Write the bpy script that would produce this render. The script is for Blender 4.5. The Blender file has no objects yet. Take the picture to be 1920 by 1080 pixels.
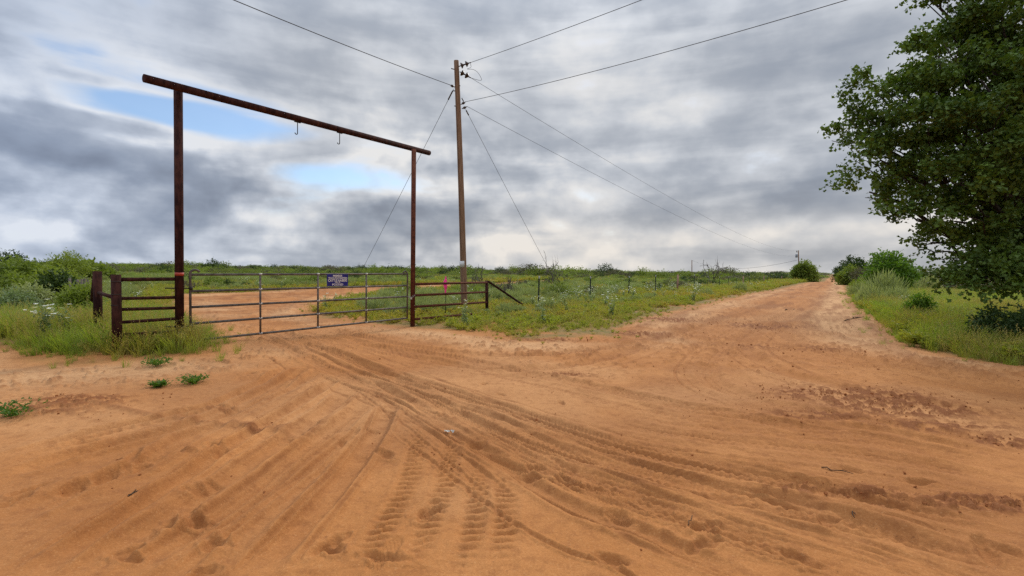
import bpy, math, random
import numpy as np
from mathutils import Matrix, Vector

# ------------------------------------------------------------------ camera, sky, sun, exposure
F, CX, CY = 907.0, 960.0, 540.0            # focal length and centre in photograph pixels (1920 wide)
CAMZ, PITCH, ROLL = 1.6, math.radians(1.89), math.radians(0.80)
scene = bpy.context.scene
col = scene.collection
cam_data = bpy.data.cameras.new('camera')
cam = bpy.data.objects.new('camera', cam_data)
col.objects.link(cam)
cam_data.sensor_width = 36.0
cam_data.lens = 36.0 * F / 1920.0
cam_data.clip_start, cam_data.clip_end = 0.05, 60000.0
CM = Matrix.Translation((0, 0, CAMZ)) @ Matrix.Rotation(math.pi / 2 - PITCH, 4, 'X') @ Matrix.Rotation(ROLL, 4, 'Z')
cam.matrix_world = CM
scene.camera = cam
CR = CM.to_3x3()

SUN_AZ, SUN_EL = math.radians(26), math.radians(37)      # azimuth from +Y towards +X
world = bpy.data.worlds.new('World')
scene.world = world
world.use_nodes = True

sun_data = bpy.data.lights.new('sun', 'SUN')
sun_data.energy, sun_data.angle, sun_data.color = 1.5, math.radians(10), (1.0, 0.95, 0.86)
sun = bpy.data.objects.new('sun', sun_data)
col.objects.link(sun)
sun_dir = Vector((math.sin(SUN_AZ) * math.cos(SUN_EL), math.cos(SUN_AZ) * math.cos(SUN_EL), math.sin(SUN_EL)))
sun.rotation_euler = sun_dir.to_track_quat('Z', 'Y').to_euler()
sun.location = (0, 0, 40)

vs = scene.view_settings
vs.view_transform, vs.look, vs.exposure, vs.gamma = 'Standard', 'None', 0.36, 1.0
vs.use_curve_mapping = False
scene.cycles.use_denoising = False
scene.cycles.sample_clamp_direct = 3.0
scene.cycles.sample_clamp_indirect = 3.0
scene.cycles.max_bounces = 8
scene.cycles.transparent_max_bounces = 8


class NT:
    """small helper round a node tree"""
    def __init__(self, tree):
        self.t = tree
        self.n, self.l = tree.nodes, tree.links

    def node(self, typ, **kw):
        n = self.n.new(typ)
        for k, v in kw.items():
            setattr(n, k, v)
        return n

    def put(self, sock, v):
        if v is None:
            return
        if isinstance(v, bpy.types.NodeSocket):
            self.l.new(v, sock)
        elif isinstance(v, (tuple, list)) and sock.type == 'RGBA' and len(v) == 3:
            sock.default_value = (*v, 1.0)
        else:
            sock.default_value = v

    def m(self, op, a, b=None, c=None, clamp=False):
        n = self.node('ShaderNodeMath', operation=op, use_clamp=clamp)
        for s, v in zip(n.inputs, (a, b, c)):
            self.put(s, v)
        return n.outputs[0]

    def add(self, a, b): return self.m('ADD', a, b)
    def sub(self, a, b): return self.m('SUBTRACT', a, b)
    def mul(self, a, b): return self.m('MULTIPLY', a, b)

    def ramp(self, v, lo, hi, a=0.0, b=1.0):
        n = self.node('ShaderNodeMapRange', interpolation_type='SMOOTHSTEP')
        self.put(n.inputs[0], v)
        for i, q in enumerate((lo, hi, a, b)):
            self.put(n.inputs[i + 1], q)
        return n.outputs[0]

    def mix(self, f, a, b, blend='MIX'):
        n = self.node('ShaderNodeMix', data_type='RGBA', blend_type=blend)
        self.put(n.inputs[0], f)
        self.put(n.inputs[6], a)
        self.put(n.inputs[7], b)
        return n.outputs[2]

    def noise(self, vec, scale, detail=4.0, rough=0.55, dist=0.0):
        n = self.node('ShaderNodeTexNoise')
        self.put(n.inputs['Vector'], vec)
        n.inputs['Scale'].default_value = scale
        n.inputs['Detail'].default_value = detail
        n.inputs['Roughness'].default_value = rough
        n.inputs['Distortion'].default_value = dist
        return n.outputs[0]

    def vec(self, x, y, z=0.0):
        n = self.node('ShaderNodeCombineXYZ')
        for s, v in zip(n.inputs, (x, y, z)):
            self.put(s, v)
        return n.outputs[0]

    def scalev(self, v, s):
        n = self.node('ShaderNodeVectorMath', operation='MULTIPLY')
        self.put(n.inputs[0], v)
        n.inputs[1].default_value = s
        return n.outputs[0]


def ray0(x, y):
    return (CR @ Vector(((x - CX) / F, -(y - CY) / F, -1.0))).normalized()


def build_world():
    k = NT(world.node_tree)
    k.n.clear()
    out = k.node('ShaderNodeOutputWorld')
    sky = k.node('ShaderNodeTexSky', sky_type='NISHITA')
    sky.sun_disc = False
    sky.sun_elevation, sky.sun_rotation = SUN_EL, SUN_AZ
    sky.air_density, sky.dust_density, sky.ozone_density = 1.0, 0.5, 3.0
    b1 = k.node('ShaderNodeBackground')
    k.l.new(sky.outputs[0], b1.inputs[0])
    b1.inputs[1].default_value = 0.12
    g = k.node('ShaderNodeTexCoord').outputs['Generated']
    sep = k.node('ShaderNodeSeparateXYZ')
    k.l.new(g, sep.inputs[0])
    X, Y, Z = sep.outputs
    az = k.mul(k.m('ARCTAN2', X, Y), 57.2958)
    el = k.mul(k.m('ARCSINE', Z), 57.2958)
    # cloud sheet: direction projected on a plane overhead, so the layers crowd towards the horizon
    zz = k.add(k.m('MAXIMUM', Z, 0.0), 0.50)
    plane = k.vec(k.m('DIVIDE', X, zz), k.m('DIVIDE', Y, zz))
    big = k.noise(plane, 1.5, 2.0, 0.45, 0.3)
    mid = k.noise(plane, 3.4, 5.0, 0.5, 0.25)
    ball = k.vec(k.mul(az, 0.05), k.mul(el, 0.072), 3.7)
    cum = k.noise(ball, 2.1, 7.0, 0.50, 0.1)
    cum2 = k.noise(k.vec(k.mul(az, 0.05), k.mul(k.sub(el, 1.6), 0.072), 3.7), 2.1, 3.0, 0.45, 0.1)
    wisp = k.noise(k.vec(k.mul(az, 0.030), k.mul(el, 0.17), 9.1), 2.0, 5.0, 0.5, 0.3)

    def blob(px, py, sx, sy, tilt=0.0):
        """soft patch of the cloud sheet round the direction seen at a pixel, sizes in degrees"""
        d = ray0(px, py)
        a0, e0 = math.degrees(math.atan2(d.x, d.y)), math.degrees(math.asin(d.z))
        u = k.sub(az, a0)
        v = k.add(k.sub(el, e0), k.mul(u, tilt))
        q = k.add(k.m('POWER', k.m('DIVIDE', u, sx), 2.0), k.m('POWER', k.m('DIVIDE', v, sy), 2.0))
        return k.m('EXPONENT', k.mul(q, -1.0))

    # the break in the clouds (left of centre, tilting down to the right), with a cumulus bank in it
    hole = k.m('MAXIMUM', k.mul(blob(405, 228, 11.0, 3.0, 0.05), 1.4), k.mul(blob(640, 322, 10.0, 2.4, 0.08), 0.80))
    bank = blob(520, 265, 8.5, 2.3, 0.06)
    opening = k.add(hole, k.mul(k.sub(cum, 0.5), 1.25))
    opening = k.sub(opening, k.mul(k.sub(wisp, 0.46), 0.9))
    opening = k.sub(opening, k.mul(bank, k.add(0.55, k.mul(k.sub(cum, 0.5), 1.8))))
    for px, py, sx, sy, amp in ((330, 181, 11, 0.7, 0.6), (250, 243, 8, 0.8, 0.6), (300, 300, 9, 1.5, 0.5)):
        opening = k.sub(opening, k.mul(blob(px, py, sx, sy, 0.05), k.add(amp, k.mul(k.sub(wisp, 0.5), 1.2))))
    clear = k.ramp(opening, 0.16, 0.66)
    edge = k.ramp(opening, -0.35, 0.30)
    # brightness of the sheet
    br = k.add(k.mul(k.sub(big, 0.5), 0.26), k.mul(k.sub(mid, 0.5), 0.07))
    soft = k.noise(k.vec(k.mul(az, 0.05), k.mul(el, 0.06), 6.3), 1.3, 3.0, 0.45, 0.2)
    br = k.add(br, k.mul(k.sub(soft, 0.5), 0.36))
    br = k.add(br, k.mul(k.sub(cum, 0.5), k.ramp(el, 14.0, 24.0, 0.0, 0.09)))
    low = k.ramp(el, 7.5, 3.0)                       # thin bright cloud in the lowest few degrees
    streak = k.noise(k.vec(k.mul(az, 0.02), k.mul(el, 0.24), 4.4), 2.2, 4.0, 0.5, 0.6)
    lowb = k.mul(low, k.mul(k.ramp(wisp, 0.30, 0.60), k.ramp(streak, 0.30, 0.62, 0.25, 1.15)))
    br = k.add(br, k.mul(lowb, k.ramp(az, -40.0, -5.0, 0.12, 0.17)))
    cumw = k.ramp(el, 19.0, 12.0)
    relief = k.sub(cum, cum2)                        # tops of the heaps catch light, their undersides do not
    heap = k.mul(k.ramp(el, 21.0, 13.0), k.ramp(az, 10.0, -12.0, 0.25, 1.0))
    br = k.add(br, k.mul(k.mul(relief, 1.2), heap))
    br = k.add(br, k.mul(k.mul(k.sub(cum, 0.5), 0.45), k.mul(cumw, k.ramp(az, 15.0, -8.0, 0.45, 1.0))))
    br = k.add(br, k.mul(edge, 0.38))
    br = k.sub(br, k.mul(bank, 0.16))
    for px, py, sx, sy, amp, tl in ((1550, 350, 13, 3.0, -0.22, 0.0), (1100, 140, 14, 6, 0.05, 0.0), (230, 90, 8, 3.2, 0.22, 0.25), (80, 330, 14, 4.0, -0.09, 0.0),
                                    (60, 30, 9, 5, -0.10, 0.0), (1560, 425, 6, 1.4, 0.15, 0.0), (1500, 480, 14, 1.5, -0.14, 0.0), (700, 395, 26, 2.2, -0.20, 0.0), (250, 400, 20, 2.4, -0.05, 0.0), (1560, 90, 15, 6, -0.07, 0.0), (1200, 300, 14, 4.0, 0.06, 0.0), (1450, 330, 11, 3.0, -0.07, 0.0), (1000, 260, 20, 6, 0.03, 0.0), (520, 60, 10, 5, -0.04, 0.0)):
        br = k.add(br, k.mul(blob(px, py, sx, sy, tl), amp))
    br = k.sub(k.add(br, 0.515), k.mul(k.ramp(el, 13.0, 28.0), 0.13))
    cr = k.node('ShaderNodeValToRGB')
    k.l.new(br, cr.inputs[0])
    els = cr.color_ramp.elements
    els[0].position, els[0].color = 0.10, (0.235, 0.265, 0.325, 1)
    els[1].position, els[1].color = 0.95, (0.86, 0.855, 0.85, 1)
    for p, c in ((0.36, (0.335, 0.375, 0.445, 1)), (0.55, (0.455, 0.49, 0.55, 1)), (0.74, (0.62, 0.65, 0.70, 1))):
        e = els.new(p)
        e.color = c
    ccol = cr.outputs[0]
    warm = k.mul(k.ramp(el, 12.0, 2.0), k.ramp(az, -25.0, 5.0))
    ccol = k.mix(k.mul(warm, 0.85), ccol, k.mix(1.0, ccol, (1.05, 0.985, 0.90), 'MULTIPLY'))
    cool = k.ramp(az, -18.0, -48.0)
    ccol = k.mix(k.mul(cool, 0.75), ccol, k.mix(1.0, ccol, (0.88, 0.97, 1.12), 'MULTIPLY'))
    b2 = k.node('ShaderNodeBackground')
    k.l.new(ccol, b2.inputs[0])
    k.put(b2.inputs[1], k.add(0.73, k.mul(k.ramp(Z, 0.34, 1.0), 1.75)))    # an overcast sky is brightest overhead
    mx = k.node('ShaderNodeMixShader')
    k.put(mx.inputs[0], k.mul(clear, 0.92))
    k.l.new(b2.outputs[0], mx.inputs[1])
    k.l.new(b1.outputs[0], mx.inputs[2])
    k.l.new(mx.outputs[0], out.inputs[0])


build_world()

# ------------------------------------------------------------------ helpers
rng = np.random.default_rng(11)
random.seed(5)


def ray(x, y):
    d = CR @ Vector(((x - CX) / F, -(y - CY) / F, -1.0))
    return d


def at(x, y, Y):
    """point seen at photograph pixel (x, y) at distance Y in front of the camera"""
    d = ray(x, y)
    return Vector((0, 0, CAMZ)) + d * (Y / d.y)


def gp(x, y, z=0.0):
    """point seen at pixel (x, y) on the level z"""
    d = ray(x, y)
    return Vector((0, 0, CAMZ)) + d * ((z - CAMZ) / d.z)


def hash2(i, j, s):
    h = (i * 374761393 + j * 668265263 + s * 1274126177) & 0xFFFFFFFF
    h = ((h ^ (h >> 13)) * 1274126177) & 0xFFFFFFFF
    return ((h ^ (h >> 16)) & 0xFFFF) / 65535.0


def vnoise(x, y, s=0):
    x, y = np.asarray(x, float), np.asarray(y, float)
    i, j = np.floor(x).astype(np.int64), np.floor(y).astype(np.int64)
    fx, fy = x - i, y - j
    fx, fy = fx * fx * (3 - 2 * fx), fy * fy * (3 - 2 * fy)
    a, b = hash2(i, j, s), hash2(i + 1, j, s)
    c, d = hash2(i, j + 1, s), hash2(i + 1, j + 1, s)
    return (a + (b - a) * fx) * (1 - fy) + (c + (d - c) * fx) * fy


def fbm(x, y, oct=4, s=0, rough=0.5):
    t, a, n = 0.0, 1.0, 0.0
    for o in range(oct):
        t = t + a * vnoise(x * 2 ** o + 17.3 * o, y * 2 ** o - 9.1 * o, s + o)
        n += a
        a *= rough
    return t / n


def sstep(x, a, b):
    t = np.clip((x - a) / (b - a), 0, 1)
    return t * t * (3 - 2 * t)


def mesh_arrays(name, V, faces_list, mat=None, smooth=False):
    """V (n,3); faces_list: list of int arrays (m,k)"""
    me = bpy.data.meshes.new(name)
    V = np.asarray(V, np.float32)
    me.vertices.add(len(V))
    me.vertices.foreach_set('co', V.ravel())
    loops = np.concatenate([f.ravel() for f in faces_list]).astype(np.int32)
    sizes = np.concatenate([np.full(len(f), f.shape[1]) for f in faces_list]).astype(np.int32)
    starts = np.concatenate([[0], np.cumsum(sizes)[:-1]]).astype(np.int32)
    me.loops.add(len(loops))
    me.loops.foreach_set('vertex_index', loops)
    me.polygons.add(len(sizes))
    me.polygons.foreach_set('loop_start', starts)
    me.polygons.foreach_set('use_smooth', np.full(len(sizes), smooth))
    me.update(calc_edges=True)
    me.validate()
    if mat:
        me.materials.append(mat)
    return me


def tagprops(o, label=None, cat=None, group=None, kind=None):
    if label: o['label'] = label
    if cat: o['category'] = cat
    if group: o['group'] = group
    if kind: o['kind'] = kind
    return o


def link(name, data, parent=None, **kw):
    o = bpy.data.objects.new(name, data)
    col.objects.link(o)
    if parent is not None:
        o.parent = parent
    return tagprops(o, **kw)


def thing(name, loc, label, cat, group=None):
    o = bpy.data.objects.new(name, None)
    o.empty_display_size = 0.1
    col.objects.link(o)
    o.location = loc
    return tagprops(o, label, cat, group)


class MB:
    """collects tubes, boxes and lathes in world coordinates and links them as one mesh"""
    def __init__(self):
        self.v, self.f = [], []

    def raw(self, vs, fs):
        o = len(self.v)
        self.v += [tuple(p) for p in vs]
        self.f += [tuple(i + o for i in f) for f in fs]

    def tube(self, pts, r, n=12, caps=True):
        pts = [Vector(p) for p in pts]
        rs = r if isinstance(r, (list, tuple)) else [r] * len(pts)
        o = len(self.v)
        a = None
        for i, p in enumerate(pts):
            t = (pts[min(i + 1, len(pts) - 1)] - pts[max(i - 1, 0)]).normalized()
            if a is None:
                a = t.orthogonal().normalized()
            a = (a - t * a.dot(t)).normalized()
            b = t.cross(a)
            for k in range(n):
                q = 2 * math.pi * k / n
                self.v.append(tuple(p + (a * math.cos(q) + b * math.sin(q)) * rs[i]))
        for i in range(len(pts) - 1):
            for k in range(n):
                k2 = (k + 1) % n
                self.f.append((o + i * n + k, o + i * n + k2, o + (i + 1) * n + k2, o + (i + 1) * n + k))
        if caps:
            self.f.append(tuple(o + k for k in reversed(range(n))))
            e = o + (len(pts) - 1) * n
            self.f.append(tuple(e + k for k in range(n)))

    def box(self, c, ax, ay, az):
        """centre and three half-axis vectors"""
        c, ax, ay, az = map(Vector, (c, ax, ay, az))
        vs_ = [c + ax * i + ay * j + az * k for k in (-1, 1) for j in (-1, 1) for i in (-1, 1)]
        self.raw(vs_, [(0, 2, 3, 1), (4, 5, 7, 6), (0, 1, 5, 4), (2, 6, 7, 3), (0, 4, 6, 2), (1, 3, 7, 5)])

    def build(self, name, mat, parent=None, smooth=True, **kw):
        me = bpy.data.meshes.new(name)
        off = Vector(parent.matrix_local.translation) if parent is not None else Vector((0, 0, 0))
        if parent is not None:
            off = Vector(parent.location)
            if parent.parent is not None:
                off = off + Vector(parent.parent.location)
        me.from_pydata([tuple(Vector(p) - off) for p in self.v], [], self.f)
        me.materials.append(mat)
        if smooth:
            me.polygons.foreach_set('use_smooth', np.array([len(p.vertices) == 4 for p in me.polygons]))
        me.update()
        return link(name, me, parent, **kw)


def material(name):
    m = bpy.data.materials.new(name)
    m.use_nodes = True
    k = NT(m.node_tree)
    bsdf = m.node_tree.nodes['Principled BSDF']
    return m, k, bsdf


def bump(k, bsdf, h, strength=0.3, dist=0.01):
    b = k.node('ShaderNodeBump')
    b.inputs['Strength'].default_value = strength
    b.inputs['Distance'].default_value = dist
    k.put(b.inputs['Height'], h)
    k.l.new(b.outputs[0], bsdf.inputs['Normal'])


def simple_mat(name, c1, c2, scale=8.0, rough=0.7, metal=0.0, bstr=0.2, stretch=(1, 1, 1), contrast=(0.35, 0.65), c3=None):
    m, k, b = material(name)
    tc = k.node('ShaderNodeTexCoord').outputs['Object']
    v = k.scalev(tc, stretch)
    n = k.noise(v, scale, 6.0, 0.6)
    f = k.ramp(n, contrast[0], contrast[1])
    c = k.mix(f, c1, c2)
    if c3:                                            # streaks and blooms of fresh rust or dust
        c = k.mix(k.mul(k.ramp(k.noise(k.scalev(tc, (1, 1, 0.22)), 7.0, 8.0, 0.7), 0.52, 0.70), 0.55), c, c3)
    k.put(b.inputs['Base Color'], c)
    b.inputs['Roughness'].default_value = rough
    b.inputs['Metallic'].default_value = metal
    b.inputs['Specular IOR Level'].default_value = 0.08 if rough > 0.65 else 0.4
    bump(k, b, k.noise(v, scale * 5, 4.0, 0.6), bstr, 0.004)
    return m


def leaf_mat(name, c1, c2, trans=0.35, rough=0.6, nscale=1.2, tip=None):
    """foliage: colour drifts between clumps and from plant to plant; light passes through the leaves"""
    m, k, b = material(name)
    geo = k.node('ShaderNodeNewGeometry')
    info = k.node('ShaderNodeObjectInfo')
    n = k.noise(geo.outputs['Position'], nscale, 3.0, 0.6)
    f = k.m('ADD', k.mul(k.ramp(n, 0.3, 0.7), 0.6), k.mul(info.outputs['Random'], 0.4))
    isl = geo.outputs['Random Per Island']
    f = k.m('ADD', k.mul(f, 0.7), k.mul(isl, 0.3), clamp=True)
    c = k.mix(f, c1, c2)
    at_ = k.node('ShaderNodeAttribute', attribute_type='INSTANCER', attribute_name='tint')
    if tip:
        c = k.mix(at_.outputs['Fac'], c, tip)
    k.put(b.inputs['Base Color'], c)
    b.inputs['Roughness'].default_value = rough
    b.inputs['Specular IOR Level'].default_value = 0.25
    tr = k.node('ShaderNodeBsdfTranslucent')
    k.put(tr.inputs[0], k.mix(1.0, c, (1.15, 1.25, 0.6), 'MULTIPLY'))
    mx = k.node('ShaderNodeMixShader')
    mx.inputs[0].default_value = trans
    k.l.new(b.outputs[0], mx.inputs[1])
    k.l.new(tr.outputs[0], mx.inputs[2])
    k.l.new(mx.outputs[0], k.n['Material Output'].inputs[0])
    return m


M = {}
M['rust'] = simple_mat('rusted_pipe', (0.022, 0.009, 0.008), (0.058, 0.022, 0.016), 14, 0.92, 0.0, 0.2, (1, 1, 0.35), c3=(0.115, 0.044, 0.022))
M['rust_red'] = simple_mat('red_brown_pipe', (0.065, 0.021, 0.014), (0.125, 0.042, 0.024), 14, 0.9, 0.0, 0.2, c3=(0.19, 0.075, 0.035))
M['red_mark'] = simple_mat('red_paint', (0.42, 0.05, 0.02), (0.30, 0.04, 0.02), 20, 0.5)
M['galv'] = simple_mat('weathered_gate_steel', (0.080, 0.066, 0.055), (0.150, 0.128, 0.108), 9, 0.7, 0.1, 0.1, c3=(0.20, 0.125, 0.075))
M['weld'] = simple_mat('bright_weld', (0.26, 0.235, 0.21), (0.36, 0.33, 0.30), 20, 0.45, 0.3)
M['iron'] = simple_mat('dark_iron', (0.02, 0.016, 0.014), (0.05, 0.035, 0.028), 20, 0.6, 0.4)
M['pole'] = simple_mat('weathered_pole_wood', (0.145, 0.080, 0.045), (0.30, 0.185, 0.115), 6, 0.85, 0.0, 0.5, (9, 9, 0.35), (0.3, 0.7))
M['oldpost'] = simple_mat('grey_post_wood', (0.26, 0.14, 0.09), (0.38, 0.23, 0.16), 10, 0.9, 0.0, 0.4, (6, 6, 0.5))
M['tpost'] = simple_mat('dark_green_steel', (0.010, 0.018, 0.013), (0.03, 0.04, 0.03), 20, 0.6)
M['white'] = simple_mat('white_paint', (0.62, 0.62, 0.60), (0.78, 0.78, 0.76), 12, 0.5)
M['tag'] = simple_mat('pale_tag', (0.50, 0.49, 0.46), (0.62, 0.61, 0.58), 30, 0.6, 0.0)
M['insul'] = simple_mat('brown_glazed_porcelain', (0.035, 0.020, 0.012), (0.06, 0.035, 0.02), 10, 0.2)
M['wire'] = simple_mat('weathered_wire', (0.05, 0.05, 0.05), (0.08, 0.08, 0.08), 10, 0.95, 0.0, 0.0)
M['blue'] = simple_mat('navy_enamel', (0.010, 0.010, 0.13), (0.016, 0.016, 0.18), 10, 0.35)
M['lettering'] = simple_mat('white_lettering', (0.66, 0.62, 0.56), (0.74, 0.70, 0.64), 10, 0.5)
M['pink'] = simple_mat('fluorescent_pink_tape', (0.92, 0.03, 0.22), (0.95, 0.08, 0.34), 20, 0.5)
M['bark'] = simple_mat('dark_bark', (0.028, 0.022, 0.018), (0.075, 0.06, 0.048), 9, 0.9, 0.0, 0.6, (3, 3, 0.6))
M['deadwood'] = simple_mat('dead_grey_wood', (0.085, 0.068, 0.055), (0.16, 0.135, 0.11), 12, 0.9)
M['twig'] = simple_mat('dry_twig', (0.05, 0.03, 0.02), (0.10, 0.065, 0.04), 20, 0.9)
M['scrap'] = simple_mat('pale_scrap', (0.33, 0.29, 0.23), (0.50, 0.46, 0.40), 25, 0.5)
M['clod'] = simple_mat('damp_sand_clod', (0.24, 0.080, 0.026), (0.36, 0.140, 0.050), 15, 0.95, 0.0, 0.5)
M['grass'] = leaf_mat('grass_blades', (0.150, 0.220, 0.028), (0.310, 0.345, 0.050), 0.5, 0.6, 1.5, (0.40, 0.30, 0.075))
M['grass_dry'] = leaf_mat('seeding_grass', (0.26, 0.23, 0.055), (0.42, 0.33, 0.11), 0.4, 0.7, 1.5, (0.46, 0.31, 0.10))
M['weed'] = leaf_mat('low_weeds', (0.190, 0.230, 0.030), (0.360, 0.345, 0.050), 0.5, 0.6, 1.2, (0.40, 0.27, 0.05))
M['sage'] = leaf_mat('sage_leaves', (0.215, 0.250, 0.100), (0.360, 0.380, 0.165), 0.35, 0.7, 0.8, (0.23, 0.32, 0.06))
M['herb'] = leaf_mat('grey_green_herb', (0.15, 0.20, 0.095), (0.24, 0.29, 0.14), 0.35, 0.7)
M['petal'] = leaf_mat('white_petals', (0.70, 0.69, 0.64), (0.82, 0.81, 0.78), 0.3, 0.6)
M['ring'] = leaf_mat('pod_green', (0.06, 0.125, 0.015), (0.12, 0.20, 0.025), 0.4)
M['brush'] = leaf_mat('mesquite_leaves', (0.100, 0.150, 0.022), (0.240, 0.280, 0.046), 0.4, 0.6, 0.12, (0.16, 0.17, 0.055))
M['brightleaf'] = leaf_mat('bright_mesquite_leaves', (0.075, 0.150, 0.014), (0.165, 0.260, 0.030), 0.42, 0.6, 0.7)
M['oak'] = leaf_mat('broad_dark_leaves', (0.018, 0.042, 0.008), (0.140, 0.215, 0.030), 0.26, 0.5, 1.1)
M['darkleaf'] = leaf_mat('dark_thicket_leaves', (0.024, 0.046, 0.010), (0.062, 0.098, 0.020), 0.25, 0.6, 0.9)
M['oliveleaf'] = leaf_mat('olive_leaves', (0.140, 0.195, 0.026), (0.260, 0.300, 0.046), 0.4, 0.6, 0.8)
M['greyshrub'] = leaf_mat('grey_brown_shrub', (0.10, 0.095, 0.055), (0.16, 0.14, 0.085), 0.2, 0.8, 0.8)

# ------------------------------------------------------------------ the lie of the land
RD = np.array((0.558, 0.830))                   # the road's heading
RN = np.array((0.830, -0.558))                  # to its right


def road_pt(t, o):
    p = RD * t + RN * o
    return (p[0], p[1])


SAND = [(-40, 2), (-40, 8.4), (-12, 8.3), (-9.1, 8.35), (-8.0, 8.0), (-7.2, 7.75), (-6.4, 7.9), (-5.7, 8.4), (-5.35, 9.1),
        (-5.9, 10.0), (-7.6, 11.6), (-9.8, 14.6), (-12.6, 18.6), (-17.0, 25), (-19.5, 28.5), (-17.5, 31), (-16, 36.6), (-12, 47),
        (-4, 65), (6, 90), (10, 80), (0, 54), (-6.8, 41.5), (-9.4, 34), (-9.3, 24), (-7.9, 17.9), (-6.4, 16.0), (-4.8, 14.7),
        (-3.6, 13.9), (-2.7, 13.5), (-1.55, 12.7), (-0.2, 11.5), (0.55, 11.1), (1.3, 11.9), (2.0, 12.5), (2.7, 11.8),
        (3.25, 14.0), (4.8, 16.9), (8.1, 22.3), road_pt(42, -5.8), road_pt(105, -5.9), road_pt(260, -6.0), road_pt(900, -6.0),
        road_pt(900, 1.0), road_pt(260, 1.0), road_pt(105, 0.9), (20.3, 28.8), (12.4, 16.2), (10.2, 12.9), (9.15, 11.2),
        (9.0, 9.7), (9.4, 8.6), (12, 7.4), (20, 4.5), (40, -1), (40, -30), (-40, -30)]
SAND = np.array(SAND, float)


def seg_dist(x, y, P, Q):
    d = Q - P
    L2 = d[0] ** 2 + d[1] ** 2
    t = np.clip(((x - P[0]) * d[0] + (y - P[1]) * d[1]) / L2, 0, 1)
    return np.hypot(x - P[0] - t * d[0], y - P[1] - t * d[1]), t


def verge(x, y):
    """distance beyond the edge of the bare sand: positive on the vegetated ground, negative on the sand"""
    x, y = np.asarray(x, float), np.asarray(y, float)
    D = np.full(x.shape, 1e9)
    ins = np.zeros(x.shape, bool)
    n = len(SAND)
    for i in range(n):
        P, Q = SAND[i], SAND[(i + 1) % n]
        d, _ = seg_dist(x, y, P, Q)
        D = np.minimum(D, d)
        cr = ((P[1] > y) != (Q[1] > y))
        with np.errstate(divide='ignore', invalid='ignore'):
            xi = (Q[0] - P[0]) * (y - P[1]) / (Q[1] - P[1]) + P[0]
        ins ^= cr & (x < xi)
    return np.where(ins, -D, D)


def zg(x, y):
    """smooth ground level"""
    x, y = np.asarray(x, float), np.asarray(y, float)
    r = np.hypot(x, y)
    z = 0.20 * sstep(np.hypot((x + 9.6) / 1.5, y - 10.6), 4.0, 1.3)
    z = z + 0.35 * (fbm(x / 22, y / 22, 3, 5) - 0.5) * sstep(r, 18, 60)
    z = z + 1.2 * (fbm(x / 160, y / 160, 2, 9) - 0.5) * sstep(r, 90, 400)
    z = z + 5.5 * np.exp(-((x - 560) ** 2 + (y - 830) ** 2) / (2 * 190.0 ** 2)) * sstep(r, 300, 600)
    z = z - 1.6 * np.exp(-((x - 175) ** 2 + (y - 262) ** 2) / (2 * 60.0 ** 2))
    return z


def zg1(x, y):
    return float(zg(np.array([x]), np.array([y]))[0])


def ground_pt(x, y, guess=0.0):
    """where the sight line through a pixel meets the land"""
    z = guess
    for _ in range(6):
        p = gp(x, y, z)
        z = zg1(p.x, p.y)
    return Vector((p.x, p.y, z))


def spline(pts, n=12):
    P = [np.array(p, float) for p in pts]
    P = [2 * P[0] - P[1]] + P + [2 * P[-1] - P[-2]]
    out = []
    for i in range(1, len(P) - 2):
        for s in range(n):
            t = s / n
            a, b, c, d = P[i - 1], P[i], P[i + 1], P[i + 2]
            out.append(0.5 * (2 * b + (c - a) * t + (2 * a - 5 * b + 4 * c - d) * t * t + (3 * b - a - 3 * c + d) * t ** 3))
    out.append(P[-2])
    return np.array(out)


# tyre tracks, each traced along the sand: kind, half width, depth, path
TR = []


def track(kind, w, depth, pix, damp_shade=0.25):
    g = [gp(*p) for p in pix]
    TR.append((kind, w, depth, spline([(q.x, q.y) for q in g], 8), damp_shade))


ruts_left = [[(0, 858), (191, 807), (383, 765), (480, 722), (545, 685)],
             [(0, 897), (190, 841), (383, 790), (500, 733), (570, 690)],
             [(0, 986), (157, 914), (270, 868), (383, 807), (500, 748), (590, 700)],
             [(60, 1080), (210, 985), (330, 905), (440, 832), (545, 768), (630, 712)],
             [(140, 1080), (264, 1003), (362, 943), (489, 858), (590, 788), (655, 735)],
             [(221, 1080), (425, 952), (532, 871), (630, 803), (690, 755)],
             [(306, 1085), (408, 1003), (510, 926), (610, 852), (690, 790)],
             [(470, 1085), (560, 990), (640, 900), (700, 820), (730, 760)]]
for i, r in enumerate(ruts_left):
    track('rut', 0.075 + 0.02 * (i % 3), 0.046 + 0.008 * (i % 2), r, 0.26)
    for q in range(3):  # thin lines whose shadow edges are put into the sand colour
        g_ = spline([(p.x, p.y) for p in (gp(*c) for c in r)], 8)
        TR.append(('rut', rng.uniform(0.012, 0.025), rng.uniform(0.006, 0.011), g_ + np.array((rng.uniform(-0.2, 0.2), 0.0)), 0.45))
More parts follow.
